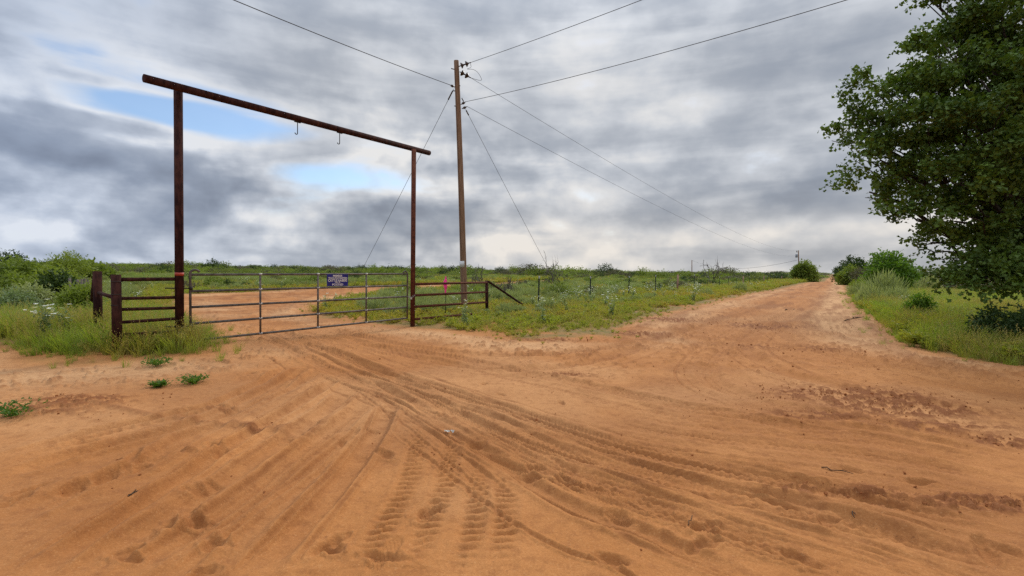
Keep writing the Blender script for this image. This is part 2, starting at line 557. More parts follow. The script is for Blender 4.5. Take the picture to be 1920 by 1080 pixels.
for pix, kd, w, dp in (
        ([(500, 628), (560, 645), (640, 667), (789, 735), (938, 803), (1066, 850), (1280, 909), (1600, 985), (1920, 1060)], 'tread', 0.13, 0.026),
        ([(520, 625), (620, 660), (725, 700), (938, 768), (1108, 820), (1280, 867), (1600, 930), (1920, 1000)], 'tread', 0.13, 0.026),
        ([(480, 630), (560, 665), (640, 705), (810, 760), (980, 840), (1108, 897), (1280, 965), (1500, 1040), (1650, 1090)], 'tread', 0.11, 0.022),
        ([(540, 622), (640, 640), (853, 672), (1023, 708), (1193, 743), (1280, 762), (1600, 820), (1920, 880)], 'tread', 0.15, 0.022),
        ([(800, 790), (895, 845), (1066, 948), (1214, 999), (1300, 1040), (1420, 1090)], 'rut', 0.07, 0.022),
        ([(700, 715), (768, 752), (878, 824), (963, 880), (1030, 930)], 'rut', 0.06, 0.016),
        ([(640, 690), (800, 742), (900, 790), (1020, 838), (1200, 900), (1400, 950), (1700, 1030)], 'rut', 0.05, 0.016),
        ([(1160, 755), (1280, 772), (1493, 796), (1663, 812), (1920, 866)], 'rut', 0.10, 0.02),
        ([(1140, 790), (1280, 816), (1535, 845), (1748, 875), (1920, 914)], 'tread', 0.13, 0.018),
        ([(1150, 820), (1280, 850), (1471, 895), (1663, 945), (1920, 1012)], 'rut', 0.07, 0.018),
        ([(1280, 892), (1463, 935), (1642, 990), (1833, 1050), (1920, 1085)], 'rut', 0.09, 0.024),
        ([(1380, 560), (1463, 624), (1578, 662), (1705, 692), (1920, 743)], 'rut', 0.16, 0.03),
        ([(1569, 532), (1548, 560), (1508, 592), (1500, 601), (1530, 617), (1580, 634), (1640, 650), (1720, 674), (1830, 702), (1920, 722)], 'ridge', 0.20, 0.045),
        ([(1566, 535), (1530, 565), (1470, 600), (1400, 640), (1450, 690), (1600, 730), (1920, 790)], 'rut', 0.17, 0.03),
        ([(1562, 535), (1480, 560), (1360, 600), (1240, 632), (1120, 655), (960, 668), (800, 655), (680, 632), (620, 618)], 'rut', 0.16, 0.03),
        ([(1555, 537), (1440, 565), (1310, 612), (1200, 652), (1080, 684), (900, 690), (740, 660), (650, 632)], 'tread', 0.15, 0.024),
        ([(1556, 545), (1490, 580), (1400, 625), (1330, 690), (1400, 745), (1600, 785), (1920, 838)], 'rut', 0.15, 0.025),
        ([(1230, 600), (1190, 622), (1170, 640), (1230, 634), (1300, 610)], 'ridge', 0.16, 0.05),
        ([(1575, 537), (1592, 570), (1630, 612), (1680, 655), (1780, 688), (1920, 708)], 'ridge', 0.18, 0.035),
        ([(0, 800), (70, 775), (150, 752), (215, 765), (300, 782), (400, 792), (500, 805), (590, 825)], 'ridge', 0.06, 0.022),
        ([(350, 590), (420, 600), (500, 592), (560, 560), (640, 546), (760, 536)], 'rut', 0.3, 0.04),
        ([(352, 562), (440, 566), (520, 556), (600, 545), (760, 533)], 'rut', 0.35, 0.05)):
    track(kd, w, dp * 1.15, pix, 0.6 if kd == 'ridge' else 0.24)
    if kd != 'ridge':
        for q in range(5):                               # fine drag lines beside the wheel, their edge shade painted as darker colour
            g_ = spline([(p.x, p.y) for p in (gp(*c) for c in pix)], 8)
            a_ = rng.uniform(-0.55, 0.55)
            d_ = np.gradient(g_, axis=0)
            n_ = np.stack([-d_[:, 1], d_[:, 0]], 1) / np.hypot(d_[:, 0], d_[:, 1])[:, None]
            TR.append(('rut', rng.uniform(0.012, 0.028), rng.uniform(0.007, 0.014), (g_ + n_ * a_), 0.38))
for pix in ([(891, 868), (895, 939), (878, 1024), (862, 1085)], [(942, 885), (946, 982), (930, 1085)],
            [(789, 800), (768, 897), (725, 982), (655, 1085)], [(846, 812), (836, 900), (800, 1000), (770, 1085)]):
    track('lug', 0.07, 0.034, pix, 0.18)

# footprints and paw prints: pixel, length, width, heading in degrees, depth
FOOT = []
for x, y in ((715, 855), (680, 705), (1000, 882), (650, 828), (560, 822), (505, 803), (600, 800), (440, 765), (160, 830),
             (250, 862), (270, 872), (200, 890), (140, 912), (55, 920), (20, 945), (250, 855), (345, 848), (418, 845), (407, 836),
             (400, 905), (375, 917), (360, 962), (315, 982), (365, 970), (230, 1030), (245, 1040), (405, 1015), (380, 1072),
             (620, 1020), (625, 1030), (720, 1045), (806, 962), (895, 835), (1120, 920), (1165, 970), (1065, 905), (1000, 895),
             (1150, 1050), (1310, 985), (1320, 1020), (1550, 975), (1460, 915), (1360, 930), (1590, 880), (1720, 905),
             (1850, 1030), (1890, 1032), (1490, 1045), (940, 740), (1050, 755), (910, 720), (1040, 690), (870, 765), (830, 780),
             (700, 805), (520, 680), (470, 700), (455, 735), (420, 765), (560, 700), (620, 688), (1170, 690), (1330, 800)):
    FOOT.append((x + rng.uniform(-3, 3), y, rng.uniform(0.07, 0.14), rng.uniform(0.04, 0.06), rng.uniform(0, 180), rng.uniform(0.024, 0.038)))
BOOT = [(722, 1040, 75), (806, 962, 82), (1118, 922, 140), (1300, 985, 150), (1165, 968, 150), (1440, 870, 150)]


def ground_detail(x, y, r, V):
    """height of ruts, prints and lumps, how dark the sand is (damp, painted line shade) and how pale"""
    n = len(x)
    h = np.zeros(n)
    damp_shade = np.zeros(n)
    near = r < 60
    patch = fbm(x / 2.3, y / 2.3, 4, 21)
    for kind, w, depth, P, ms in TR:
        big = 3.2 * w
        lo, hi = P.min(0) - big, P.max(0) + big
        idx = np.nonzero(near & (x > lo[0]) & (x < hi[0]) & (y > lo[1]) & (y < hi[1]))[0]
        if not len(idx):
            continue
        px, py = x[idx], y[idx]
        best = np.full(len(idx), 1e9)
        along = np.zeros(len(idx))
        side = np.zeros(len(idx))
        acc = 0.0
        for a, b in zip(P[:-1], P[1:]):
            L = float(np.hypot(*(b - a)))
            d, t = seg_dist(px, py, a, b)
            mk = d < best
            best[mk] = d[mk]
            along[mk] = acc + t[mk] * L
            sg = (b[0] - a[0]) * (py - a[1]) - (b[1] - a[1]) * (px - a[0])
            side[mk] = np.sign(sg[mk])
            acc += L
        s = best * (1 + 0.25 * (vnoise(along * 2.5, side * 3 + 7, 3) - 0.5))
        u = s / w
        fade = np.clip(np.minimum(along, acc - along) / 0.5, 0, 1)
        fade = fade * (0.62 + 0.6 * fbm(along * 0.5, np.full_like(along, acc), 2, 4))
        wob = 0.8 + 0.4 * vnoise(along * 5, side * 2, 8)
        if kind == 'ridge':
            dh = depth * np.exp(-u ** 2) * (0.4 + 1.2 * fbm(px * 6, py * 6, 3, 2))
            m = np.exp(-u ** 2 * 0.8)
        elif kind == 'lug':
            ph = along / 0.085
            ph = ph + 0.8 * fbm(along * 4, side + acc, 2, 12)
            tooth = np.clip(np.sin(2 * math.pi * ph + side * u * 1.2), -0.3, 1) * (0.25 + 1.2 * fbm(px * 5, py * 5, 3, 14))
            dh = -depth * np.exp(-(u * 1.0) ** 4) * tooth + 0.3 * depth * np.exp(-((u - 1.6) / 0.4) ** 2)
            m = np.exp(-u ** 2) * 0.6
        else:
            dh = -depth * np.exp(-u ** 4) + 0.75 * depth * np.exp(-((u - 1.55) / 0.42) ** 2) * wob
            if kind == 'tread':
                tooth = np.sin(2 * math.pi * (along / 0.07 + 0.5 * vnoise(along * 5, side, 13)) + side * u * 1.6) * (0.3 + 1.2 * fbm(px * 4, py * 4, 3, 15))
                dh = dh + 0.34 * depth * np.clip(tooth, -0.6, 0.8) * np.exp(-(u / 0.95) ** 6)
                dh = dh + 0.25 * depth * np.cos(u * math.pi * 3) * np.exp(-(u / 0.95) ** 6)
            m = np.exp(-(u / 1.1) ** 4)
        h[idx] += dh * fade
        damp_shade[idx] = np.maximum(damp_shade[idx], ms * m * np.clip(fade, 0, 1) * (0.4 + 1.1 * vnoise(px * 3, py * 3, 6)))
    for x0, y0, L, W, hd, dp in FOOT:
        g = gp(x0, y0)
        idx = np.nonzero((np.abs(x - g.x) < 0.35) & (np.abs(y - g.y) < 0.35))[0]
        if not len(idx):
            continue
        dx, dy = x[idx] - g.x, y[idx] - g.y
        c, s_ = math.cos(math.radians(hd)), math.sin(math.radians(hd))
        u, v = (dx * c + dy * s_) / L, (-dx * s_ + dy * c) / W
        q = np.hypot(u, v) * (1 + 0.5 * (vnoise(dx * 25, dy * 25, int(x0)) - 0.5))
        h[idx] += -dp * np.exp(-(q / 0.85) ** 4) + 0.32 * dp * np.exp(-((q - 1.35) / 0.3) ** 2)
        damp_shade[idx] = np.maximum(damp_shade[idx], 0.42 * np.exp(-(q / 0.9) ** 4))  # hollows of the prints coloured darker
    for x0, y0, hd in BOOT:
        g = gp(x0, y0)
        idx = np.nonzero((np.abs(x - g.x) < 0.3) & (np.abs(y - g.y) < 0.3))[0]
        dx, dy = x[idx] - g.x, y[idx] - g.y
        c, s_ = math.cos(math.radians(hd)), math.sin(math.radians(hd))
        u, v = (dx * c + dy * s_), (-dx * s_ + dy * c)
        waist = 0.052 - 0.010 * np.cos(u / 0.15 * math.pi * 1.6 + 2.6)
        ins = np.exp(-(u / 0.155) ** 8) * np.exp(-(v / waist) ** 6)
        h[idx] += -0.012 * ins + 0.0045 * ins * np.sign(np.sin(2 * math.pi * u / 0.021)) + 0.006 * np.exp(-((np.hypot(u / 0.17, v / 0.06) - 1.1) / 0.16) ** 2)
    # crumbled damp patches
    for x0, y0, a, b, amp in ((1600, 742, 1.0, 0.5, 1.0), (1690, 765, 0.9, 0.4, 1.0), (1530, 780, 0.6, 0.25, 0.7), (1860, 945, 0.5, 0.14, 1.0), (1890, 830, 0.35, 0.2, 0.8),
                              (1760, 800, 0.8, 0.25, 0.6), (1440, 612, 1.3, 0.8, 0.7), (1260, 600, 1.1, 0.9, 0.8), (1200, 628, 0.9, 0.5, 0.7), (150, 752, 0.6, 0.3, 0.7), (60, 770, 0.7, 0.2, 0.5),
                              (1010, 637, 0.8, 0.3, 0.8), (700, 745, 0.4, 0.15, 0.3), (1490, 920, 0.3, 0.14, 0.5), (1640, 925, 0.5, 0.15, 0.5), (1070, 704, 0.35, 0.15, 0.6),
                              (1420, 650, 0.9, 0.5, 0.4), (1540, 655, 0.7, 0.35, 0.5), (490, 803, 0.3, 0.08, 0.6), (400, 770, 0.3, 0.1, 0.4)):
        g = gp(x0, y0)
        q = ((x - g.x) / a) ** 2 + ((y - g.y) / b) ** 2
        idx = np.nonzero(q < 6)[0]
        lump = fbm(x[idx] * 13, y[idx] * 13, 4, 31, 0.6)
        e = np.exp(-q[idx]) * amp
        cl = sstep(lump + 0.55 * (patch[idx] - 0.5), 0.47, 0.62)
        h[idx] += e * 0.045 * cl
        damp_shade[idx] = np.maximum(damp_shade[idx], np.clip(e * 2.0, 0, 1) * sstep(lump, 0.38, 0.53))
    h = np.where(h > 0.035, 0.035 + 0.25 * (h - 0.035), h)
    h = np.where(h < -0.06, -0.06 + 0.25 * (h + 0.06), h)
    on_sand = sstep(-V, -0.4, 0.5)
    ripple = fbm(x * 3.2, y * 3.2, 4, 41)
    scuff = fbm(x * 1.1, y * 1.1, 4, 45, 0.6)
    fine = fbm(x * 14, y * 14, 3, 43, 0.6)
    h += on_sand * (0.024 * (ripple - 0.5) + 0.05 * (scuff - 0.5) + 0.010 * (fine - 0.5)) * sstep(r, 200, 20)
    # lumps of thrown-up sand, denser near the road edges
    rough = fbm(x * 8, y * 8, 4, 51, 0.6)
    edge = np.exp(-((V + 0.9) / 1.1) ** 2)
    far = sstep(y, 5.0, 9.0) * sstep(x, -2, 1.5)
    thrown = sstep(rough + 0.25 * (scuff - 0.5), 0.56, 0.72) * np.clip(0.9 * edge + 0.55 * far, 0, 1)
    h += on_sand * 0.05 * thrown * sstep(r, 45, 15)
    damp_shade = np.maximum(damp_shade, on_sand * 0.60 * thrown * (0.4 + 0.9 * patch))
    streak = fbm((x * RD[1] - y * RD[0]) * 2.2, (x * RD[0] + y * RD[1]) * 0.22, 4, 61)
    damp_shade = np.maximum(damp_shade, on_sand * 0.62 * sstep(streak, 0.50, 0.68) * sstep(r, 10, 22))
    damp_shade = np.maximum(damp_shade, on_sand * 0.30 * sstep(fbm(x / 1.6, y / 1.6, 4, 66), 0.50, 0.70))
    pale = on_sand * (np.exp(-((V + 0.7) / 0.8) ** 2) * 0.75 * sstep(patch, 0.25, 0.6) + 0.32 * sstep(fbm(x / 3.1, y / 3.1, 4, 71), 0.48, 0.68))
    gg = gp(1600, 605)
    pale += on_sand * 1.0 * np.exp(-(((x * RN[0] + y * RN[1]) - 0.0) / 0.9) ** 2) * sstep(x * RD[0] + y * RD[1], 12, 18)
    # grassy ground: uneven, mounded
    h += (1 - on_sand) * 0.10 * (fbm(x * 0.9, y * 0.9, 3, 81) - 0.4) * sstep(V, 0.0, 1.5) * sstep(r, 120, 30)
    return h, np.clip(damp_shade, 0, 1), np.clip(pale, 0, 1)


def sand_material():
    m, k, b = material('red_sand_and_soil')
    geo = k.node('ShaderNodeNewGeometry').outputs['Position']
    A = lambda nm: k.node('ShaderNodeAttribute', attribute_name=nm).outputs['Fac']
    n1 = k.noise(geo, 0.7, 6.0, 0.6)
    n2 = k.noise(geo, 9.0, 9.0, 0.75)
    n3 = k.noise(geo, 260.0, 2.0, 0.6)
    base = k.mix(k.ramp(n1, 0.35, 0.68), (0.385, 0.152, 0.044), (0.465, 0.198, 0.064))
    base = k.mix(A('pale'), base, (0.560, 0.315, 0.145))
    base = k.mix(k.mul(k.ramp(n2, 0.47, 0.66), 0.50), base, (0.225, 0.080, 0.026))
    damp = k.m('MULTIPLY', A('damp_shade'), k.ramp(n2, 0.15, 0.6, 0.55, 1.15), clamp=True)  # real damp patches plus shade painted along the fine track lines
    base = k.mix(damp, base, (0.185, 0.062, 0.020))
    base = k.mix(k.mul(k.ramp(n3, 0.35, 0.75), 0.22), base, (0.25, 0.095, 0.033))
    gr = k.noise(geo, 75.0, 4.0, 0.75)
    base = k.mix(k.mul(k.ramp(gr, 0.46, 0.66), 0.40), base, (0.26, 0.105, 0.036))
    base = k.mix(k.mul(k.ramp(gr, 0.46, 0.30), 0.30), base, (0.60, 0.34, 0.155))
    speck = k.ramp(k.noise(geo, 30.0, 3.0, 0.75), 0.68, 0.73)
    base = k.mix(k.mul(speck, 0.55), base, (0.10, 0.045, 0.022))
    soil = k.mix(k.ramp(k.noise(geo, 1.7, 5.0, 0.65), 0.36, 0.60), (0.32, 0.155, 0.058), (0.19, 0.135, 0.042))
    soil = k.mix(k.ramp(k.noise(geo, 14.0, 4.0, 0.7), 0.45, 0.65), soil, (0.125, 0.105, 0.034))
    k.put(b.inputs['Base Color'], k.mix(A('grassy'), base, soil))
    b.inputs['Roughness'].default_value = 0.95
    b.inputs['Specular IOR Level'].default_value = 0.12
    hh = k.add(k.add(k.mul(k.noise(geo, 24.0, 5.0, 0.6), 0.6), k.mul(n3, 0.05)), k.mul(k.noise(geo, 5.0, 5.0, 0.6), 1.5))
    bump(k, b, hh, 0.55, 0.022)
    return m


M['sand'] = sand_material()


def build_ground():
    # one sheet, finest near the photographer and coarser towards the horizon
    rr = [0.25, 0.7, 1.2, 1.7, 2.1]
    while rr[-1] < 9000:
        r = rr[-1]
        st = 0.0065 + 1.25 * r * r / 1550.0
        if r > 14:
            st = max(st, 0.16 + (r - 14) * 0.045)
        if r > 60:
            st = r * 0.05
        rr.append(r + st)
    rr = np.array(rr)
    dense = np.linspace(math.radians(-52), math.radians(52), 1020)
    rest = np.linspace(math.radians(52), math.radians(308), 90)[1:-1]
    az = np.concatenate([dense, rest])
    nr, na = len(rr), len(az)
    Rg, Ag = np.meshgrid(rr, az, indexing='ij')
    x, y = (Rg * np.sin(Ag)).ravel(), (Rg * np.cos(Ag)).ravel()
    r = Rg.ravel()
    V = verge(x, y)
    V = V + 0.9 * (fbm(x * 1.3, y * 1.3, 4, 91) - 0.5) * sstep(r, 400, 60)
    h, damp_shade, pale = ground_detail(x, y, r, V)
    z = zg(x, y) + h
    o_ = x * RN[0] + y * RN[1]
    t_ = x * RD[0] + y * RD[1]
    bare_right = sstep(o_, 9.0, 13.0) * sstep(t_, 4, 16) * (0.55 + 0.6 * fbm(x / 6, y / 6, 3, 95))
    gr = sstep(V, -0.15, 0.55)
    gr = gr * (1 - 0.85 * sstep(fbm(x / 2.5, y / 2.5, 4, 97), 0.56, 0.66) * sstep(r, 60, 25))
    gr = np.clip(gr - bare_right * 0.9, 0, 1)
    verts = np.stack([x, y, z], 1)
    i, j = np.meshgrid(np.arange(nr - 1), np.arange(na), indexing='ij')
    j2 = (j + 1) % na
    q = np.stack([i * na + j, (i + 1) * na + j, (i + 1) * na + j2, i * na + j2], -1).reshape(-1, 4)[:, ::-1]
    fv = V[q].mean(1)
    for nm, mask in (('dirt_road', fv < 0), ('field_ground', fv >= 0)):
        ff = q[mask]
        used, inv = np.unique(ff, return_inverse=True)
        me = mesh_arrays(nm, verts[used], [inv.reshape(-1, 4)], M['sand'], True)
        for an, arr in (('damp_shade', damp_shade), ('pale', pale), ('grassy', gr)):
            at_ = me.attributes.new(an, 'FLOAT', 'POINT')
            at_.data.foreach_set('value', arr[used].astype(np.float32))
        link(nm, me, kind='structure')
    print('ground verts', len(verts))


build_ground()

# ------------------------------------------------------------------ gateway, pipe panels, gate
def lerp(a, b, t):
    return Vector(a) + (Vector(b) - Vector(a)) * t


YL, YR = 9.2, 13.78                                    # distance of the two tall posts
pl_top, pl_bot = at(334.0, 160, YL), at(337.0, 648, YL)
pr_top, pr_bot = at(776.0, 280, YR), at(773.5, 616, YR)
for p in (pl_bot, pr_bot):
    p.z = min(p.z, zg1(p.x, p.y)) - 0.10

gw = thing('gateway_frame', (pl_bot.x, pl_bot.y, zg1(pl_bot.x, pl_bot.y)),
           'tall rusty pipe gateway with long crossbar spanning over the sandy drive', 'gateway')
b = MB(); b.tube([pl_bot, pl_top], 0.074, 20); b.build('post', M['rust'], gw, label='nearer, thicker-looking left upright with red paint mark')
b = MB(); b.tube([pr_bot, pr_top], 0.066, 20); b.build('post', M['rust_red'], gw)
cl, cr_ = at(269.5, 146.5, YL - 0.62), at(805, 287, YR + 0.95)
# the crossbar rests on the two post tops
dirx = (Vector((pr_top.x, pr_top.y, 0)) - Vector((pl_top.x, pl_top.y, 0))).normalized()
c0 = Vector((pl_top.x, pl_top.y, pl_top.z + 0.055)) - dirx * 0.62
c1 = Vector((pr_top.x, pr_top.y, pr_top.z + 0.055)) + dirx * 0.62
b = MB(); b.tube([cl, cr_], 0.072, 20)
bar = b.build('crossbar', M['rust'], gw)


def along_bar(px):
    best, bt = 1e9, 0
    for i in range(400):
        t = i / 399
        p = lerp(cl, cr_, t)
        q = CM.inverted() @ p
        xx = CX + F * q.x / -q.z
        if abs(xx - px) < best:
            best, bt = abs(xx - px), t
    return lerp(cl, cr_, bt)


for px in (557.5, 636.5):
    p = along_bar(px)
    L = 0.33
    b = MB()
    pts = [p + Vector((0, 0, -0.06)), p + Vector((0, 0, -L))]
    for q in range(1, 8):
        a = math.pi * q / 7
        pts.append(p + Vector((0, 0, -L)) + dirx * (0.03 * (1 - math.cos(a))) * -1 + Vector((0, 0, -0.03 * math.sin(a))))
    b.tube(pts, 0.010, 8)
    b.box(p + Vector((0, 0, -0.082)), dirx * 0.07, Vector((-dirx.y, dirx.x, 0)) * 0.02, (0, 0, 0.008))
    b.build('hook', M['iron'], gw)
b = MB()
mk = lerp(pl_bot, pl_top, (at(335.8, 514, YL).z - pl_bot.z) / (pl_top.z - pl_bot.z))
b.tube([mk + Vector((0, 0, 0.03)), mk - Vector((0, 0, 0.03))], 0.0765, 20)
b.build('paint_band', M['red_mark'], gw)


def rails_between(parent, a0, a1, zs, r, mat):
    """horizontal rails between two post positions at the given (z at a0, z at a1)"""
    for z0, z1 in zs:
        b = MB()
        b.tube([(a0.x, a0.y, z0), (a1.x, a1.y, z1)], r, 14)
        b.build('rail', mat, parent)


# left panel
Y2, Y3 = 8.46, 9.7
p2t, p2b = at(217.5, 515, Y2), at(220, 640, Y2)
p3t, p3b = at(182.5, 508.5, Y3), at(184, 600, Y3)
p2b.z = zg1(p2b.x, p2b.y) - 0.1
p3b.z = zg1(p3b.x, p3b.y) - 0.1
lp = thing('pipe_fence_panel', (p2b.x, p2b.y, zg1(p2b.x, p2b.y)), 'short dark pipe fence panel in tall grass left of the gate', 'fence panel')
b = MB(); b.tube([p2b, p2t], 0.074, 18); b.build('post', M['rust'], lp)
b = MB(); b.tube([p3b, p3t], 0.074, 18); b.build('post', M['rust'], lp)
zs = []
for yl, yr in ((524.3, 523.0), (560.0, 557.5), (580.5, 577.0), (605.0, 597.0), (628, 621)):
    zs.append((at(221, yl, Y2).z, at(330, yr, YL).z))
rails_between(lp, Vector((p2b.x, p2b.y, 0)), Vector((pl_bot.x, pl_bot.y, 0)), zs[:1], 0.034, M['rust'])
rails_between(lp, Vector((p2b.x, p2b.y, 0)), Vector((pl_bot.x, pl_bot.y, 0)), zs[1:], 0.029, M['rust'])
b = MB(); b.tube([at(184, 548.5, Y3), at(217, 559, Y2)], 0.034, 14); b.build('rail', M['rust'], lp)
for yy in (528, 552, 572):
    b = MB(); q = at(218, yy, Y2); b.tube([q - Vector((0, 0, 0.006)), q + Vector((0, 0, 0.006))], 0.078, 18); b.build('wire_band', M['iron'], lp)
b = MB(); b.tube([at(180, 512, Y3 + 0.03), at(174, 562, Y3 + 0.9)], 0.05, 12); b.build('brace', M['rust'], lp)

# right panel
p4t, p4b = at(912.5, 526, 18.3), at(913.0, 600, 18.3)
p4b.z = zg1(p4b.x, p4b.y) - 0.1
rp = thing('pipe_fence_panel', (p4b.x, p4b.y, zg1(p4b.x, p4b.y)), 'reddish four rail pipe fence panel with slanting brace in front of the utility pole', 'fence panel')
b = MB(); b.tube([p4b, p4t], 0.062, 18); b.build('post', M['rust'], rp)
zs = [(at(779, yl, YR).z, at(908, yr, 18.3).z) for yl, yr in ((533.0, 529.5), (554.0, 547.5), (575.5, 566.5), (599.0, 586.5))]
rails_between(rp, Vector((pr_bot.x, pr_bot.y, 0)), Vector((p4b.x, p4b.y, 0)), zs, 0.037, M['rust_red'])
g = ground_pt(995, 578)
b = MB(); b.tube([at(916, 528, 18.3), g - Vector((0, 0, 0.08))], 0.042, 14); b.build('brace', M['rust'], rp)

# the farm gate
YG0, YG1 = 9.36, 13.6
g0, g1 = at(356.5, 520, YG0), at(764.0, 520, YG1)
gz = [(at(357, yl, YG0).z, at(764, yr, YG1).z) for yl, yr in ((515, 513.5), (546, 535.5), (576, 556), (607, 576), (639, 596.5))]
gate = thing('farm_gate', (g0.x, g0.y, zg1(g0.x, g0.y)), 'closed grey steel tube farm gate across the sandy drive', 'gate')
gd = (Vector((g1.x, g1.y, 0)) - Vector((g0.x, g0.y, 0)))
GL = gd.length
gd.normalize()
gn = Vector((gd.y, -gd.x, 0))                      # towards the camera side


def on_gate(t, z0=None, row=None, fr=0.0):
    p = Vector((g0.x, g0.y, 0)).lerp(Vector((g1.x, g1.y, 0)), t)
    za, zb = gz[row]
    p.z = za + (zb - za) * t
    return p


for i in range(5):
    b = MB()
    b.tube([on_gate(0, row=i), on_gate(1, row=i)], 0.024, 14)
    b.build('rail', M['galv'], gate)


def t_at(px):
    lo, hi = 0.0, 1.0
    for _ in range(40):
        md = (lo + hi) / 2
        q = CM.inverted() @ on_gate(md, row=2)
        if CX + F * q.x / -q.z < px: lo = md
        else: hi = md
    return lo


for px in (488, 596, 686.5):
    t = t_at(px)
    b = MB()
    b.tube([on_gate(t, row=0) + gn * 0.004, on_gate(t, row=4) + gn * 0.004], 0.021, 12)
    st = b.build('upright', M['galv'], gate)
    for row in range(5):
        b = MB()
        p = on_gate(t, row=row)
        b.tube([p - gd * 0.035, p + gd * 0.035], 0.0275, 12)
        b.build('weld', M['weld'], st)
# end stiles: the hinge end curls over the top rail
b = MB()
top = on_gate(0, row=0)
pts = [on_gate(0, row=4) - Vector((0, 0, 0.06))]
pts += [top + Vector((0, 0, 0.02))]
for q in range(1, 9):
    a = math.pi * 0.85 * q / 8
    pts.append(top + Vector((0, 0, 0.02 + 0.075 * math.sin(a))) + gd * (0.085 * (1 - math.cos(a))))
b.tube(pts, 0.023, 12)
b.build('hinge_stile', M['galv'], gate)
b = MB()
top = on_gate(1, row=0)
b.tube([on_gate(1, row=4), top, top + Vector((0, 0, 0.05)) - gd * 0.03, top + Vector((0, 0, 0.08)) - gd * 0.08, top - gd * 0.16 + Vector((0, 0, 0.02))], 0.022, 12)
b.build('latch_stile', M['galv'], gate)
for yy in (540.5, 611.5):
    p = at(358, yy, YG0)
    q = at(335, yy - 0.5, YL)
    b = MB()
    b.tube([q - gd * 0.22, p + gd * 0.0], 0.012, 8)
    b.tube([p - Vector((0, 0, 0.03)), p + Vector((0, 0, 0.03))], 0.033, 12)
    b.build('hinge_bolt', M['iron'], gate)

# sign wired to the gate, with its lettering
ts0, ts1 = t_at(611.5), t_at(651)
sa, sb = on_gate(ts0, row=0), on_gate(ts1, row=0)
sw = (Vector((sb.x, sb.y, 0)) - Vector((sa.x, sa.y, 0))).length
sz1 = at(631, 514.0, (sa.y + sb.y) / 2).z
sz0 = at(631, 536.3, (sa.y + sb.y) / 2).z
sc = (sa + sb) / 2
sc.z = (sz0 + sz1) / 2
sc = sc + gn * 0.032
sh = sz1 - sz0
sign = thing('gate_sign', sc, 'small navy blue sign with white lettering hung on the grey gate', 'sign')
b = MB()
b.box(sc, gd * (sw / 2), gn * 0.004, Vector((0, 0, sh / 2)))
b.build('panel', M['blue'], sign, smooth=False)
Rsign = Matrix((gd, Vector((0, 0, 1)), gn)).transposed().to_4x4()
for txt, fz, size, wfrac in (('MEMBER', 0.36, 0.17, 0.44), ('TEXAS & SOUTHWESTERN', 0.17, 0.155, 0.90), ('CATTLE RAISERS', -0.03, 0.20, 0.90),
                             ('ASSN. INC.', -0.195, 0.085, 0.26), ('POSTED', -0.37, 0.17, 0.52)):
    cu = bpy.data.curves.new('lettering', 'FONT')
    cu.body = txt
    cu.align_x, cu.align_y = 'CENTER', 'CENTER'
    cu.size = 1.0
    cu.offset = 0.022
    tmp = bpy.data.objects.new('tmp', cu)
    col.objects.link(tmp)
    bpy.context.view_layer.update()
    me = bpy.data.meshes.new_from_object(tmp.evaluated_get(bpy.context.evaluated_depsgraph_get()))
    bpy.data.objects.remove(tmp)
    xs = np.array([v.co[:] for v in me.vertices])
    xs[:, 0] = (xs[:, 0] - (xs[:, 0].max() + xs[:, 0].min()) / 2) / (np.ptp(xs[:, 0])) * sw * wfrac
    xs[:, 1] = (xs[:, 1] - (xs[:, 1].max() + xs[:, 1].min()) / 2) / (np.ptp(xs[:, 1])) * sh * size
    xs[:, 2] = 0
    me.vertices.foreach_set('co', xs.astype(np.float32).ravel())
    me.materials.clear()
    me.materials.append(M['lettering'])
    o = link('lettering', me, sign)
    o.matrix_local = Matrix.Translation(gn * 0.0065 + Vector((0, 0, fz * sh))) @ Rsign

# chain holding the gate shut
ca, cb = at(765, 556, YG1), at(777, 553.5, YR - 0.08)
ch = thing('gate_chain', ca, 'short pale chain with padlock between gate end and tall post', 'chain')
for i in range(7):
    t = i / 6
    p = lerp(ca, cb, t) - Vector((0, 0, 0.05 * math.sin(math.pi * t)))
    b = MB()
    ring = []
    up = Vector((0, 0, 1)) if i % 2 else gn
    for q in range(9):
        a = 2 * math.pi * q / 8
        ring.append(p + gd * (0.028 * math.cos(a)) + up * (0.015 * math.sin(a)))
    b.tube(ring, 0.006, 6, caps=False)
    b.build('link', M['weld'], ch)
p = at(771, 559.5, YR - 0.15)
b = MB(); b.box(p, gd * 0.024, gn * 0.012, Vector((0, 0, 0.026))); b.build('padlock', M['scrap'], ch, smooth=False)

# pink survey flag on a rod
fp = ground_pt(835, 597)
fp = Vector((fp.x, fp.y, zg1(fp.x, fp.y)))
YF = fp.y
fl = thing('survey_flag', fp, 'bright pink marker flag on a thin rod beside the red pipe panel', 'flag')
ft = at(836.5, 520, YF)
b = MB(); b.tube([fp - Vector((0, 0, 0.1)), ft], 0.011, 8); b.build('rod', M['iron'], fl)
b = MB()
zt, zb = at(836.5, 518, YF).z, at(836, 553.5, YF).z
NS = 22
vs_, fs_ = [], []
wl = [0.5, 0.8, 0.85, 0.9, 1.4, 1.7, 1.9, 2.2, 2.3, 2.2, 2.0, 1.9, 2.0, 1.6, 1.2, 1.0, 1.1, 0.9, 0.9, 0.8, 0.7, 0.5]
for i in range(NS):
    z = zt + (zb - zt) * i / (NS - 1)
    w = 0.028 * wl[i]
    for k in range(10):
        a = 2 * math.pi * k / 10
        wob = 1 + 0.35 * math.sin(3 * a + i * 0.6)
        vs_.append((fp.x - 0.4 * max(w - 0.022, 0) + w * math.cos(a) * wob, fp.y + w * 0.6 * math.sin(a) * wob, z))
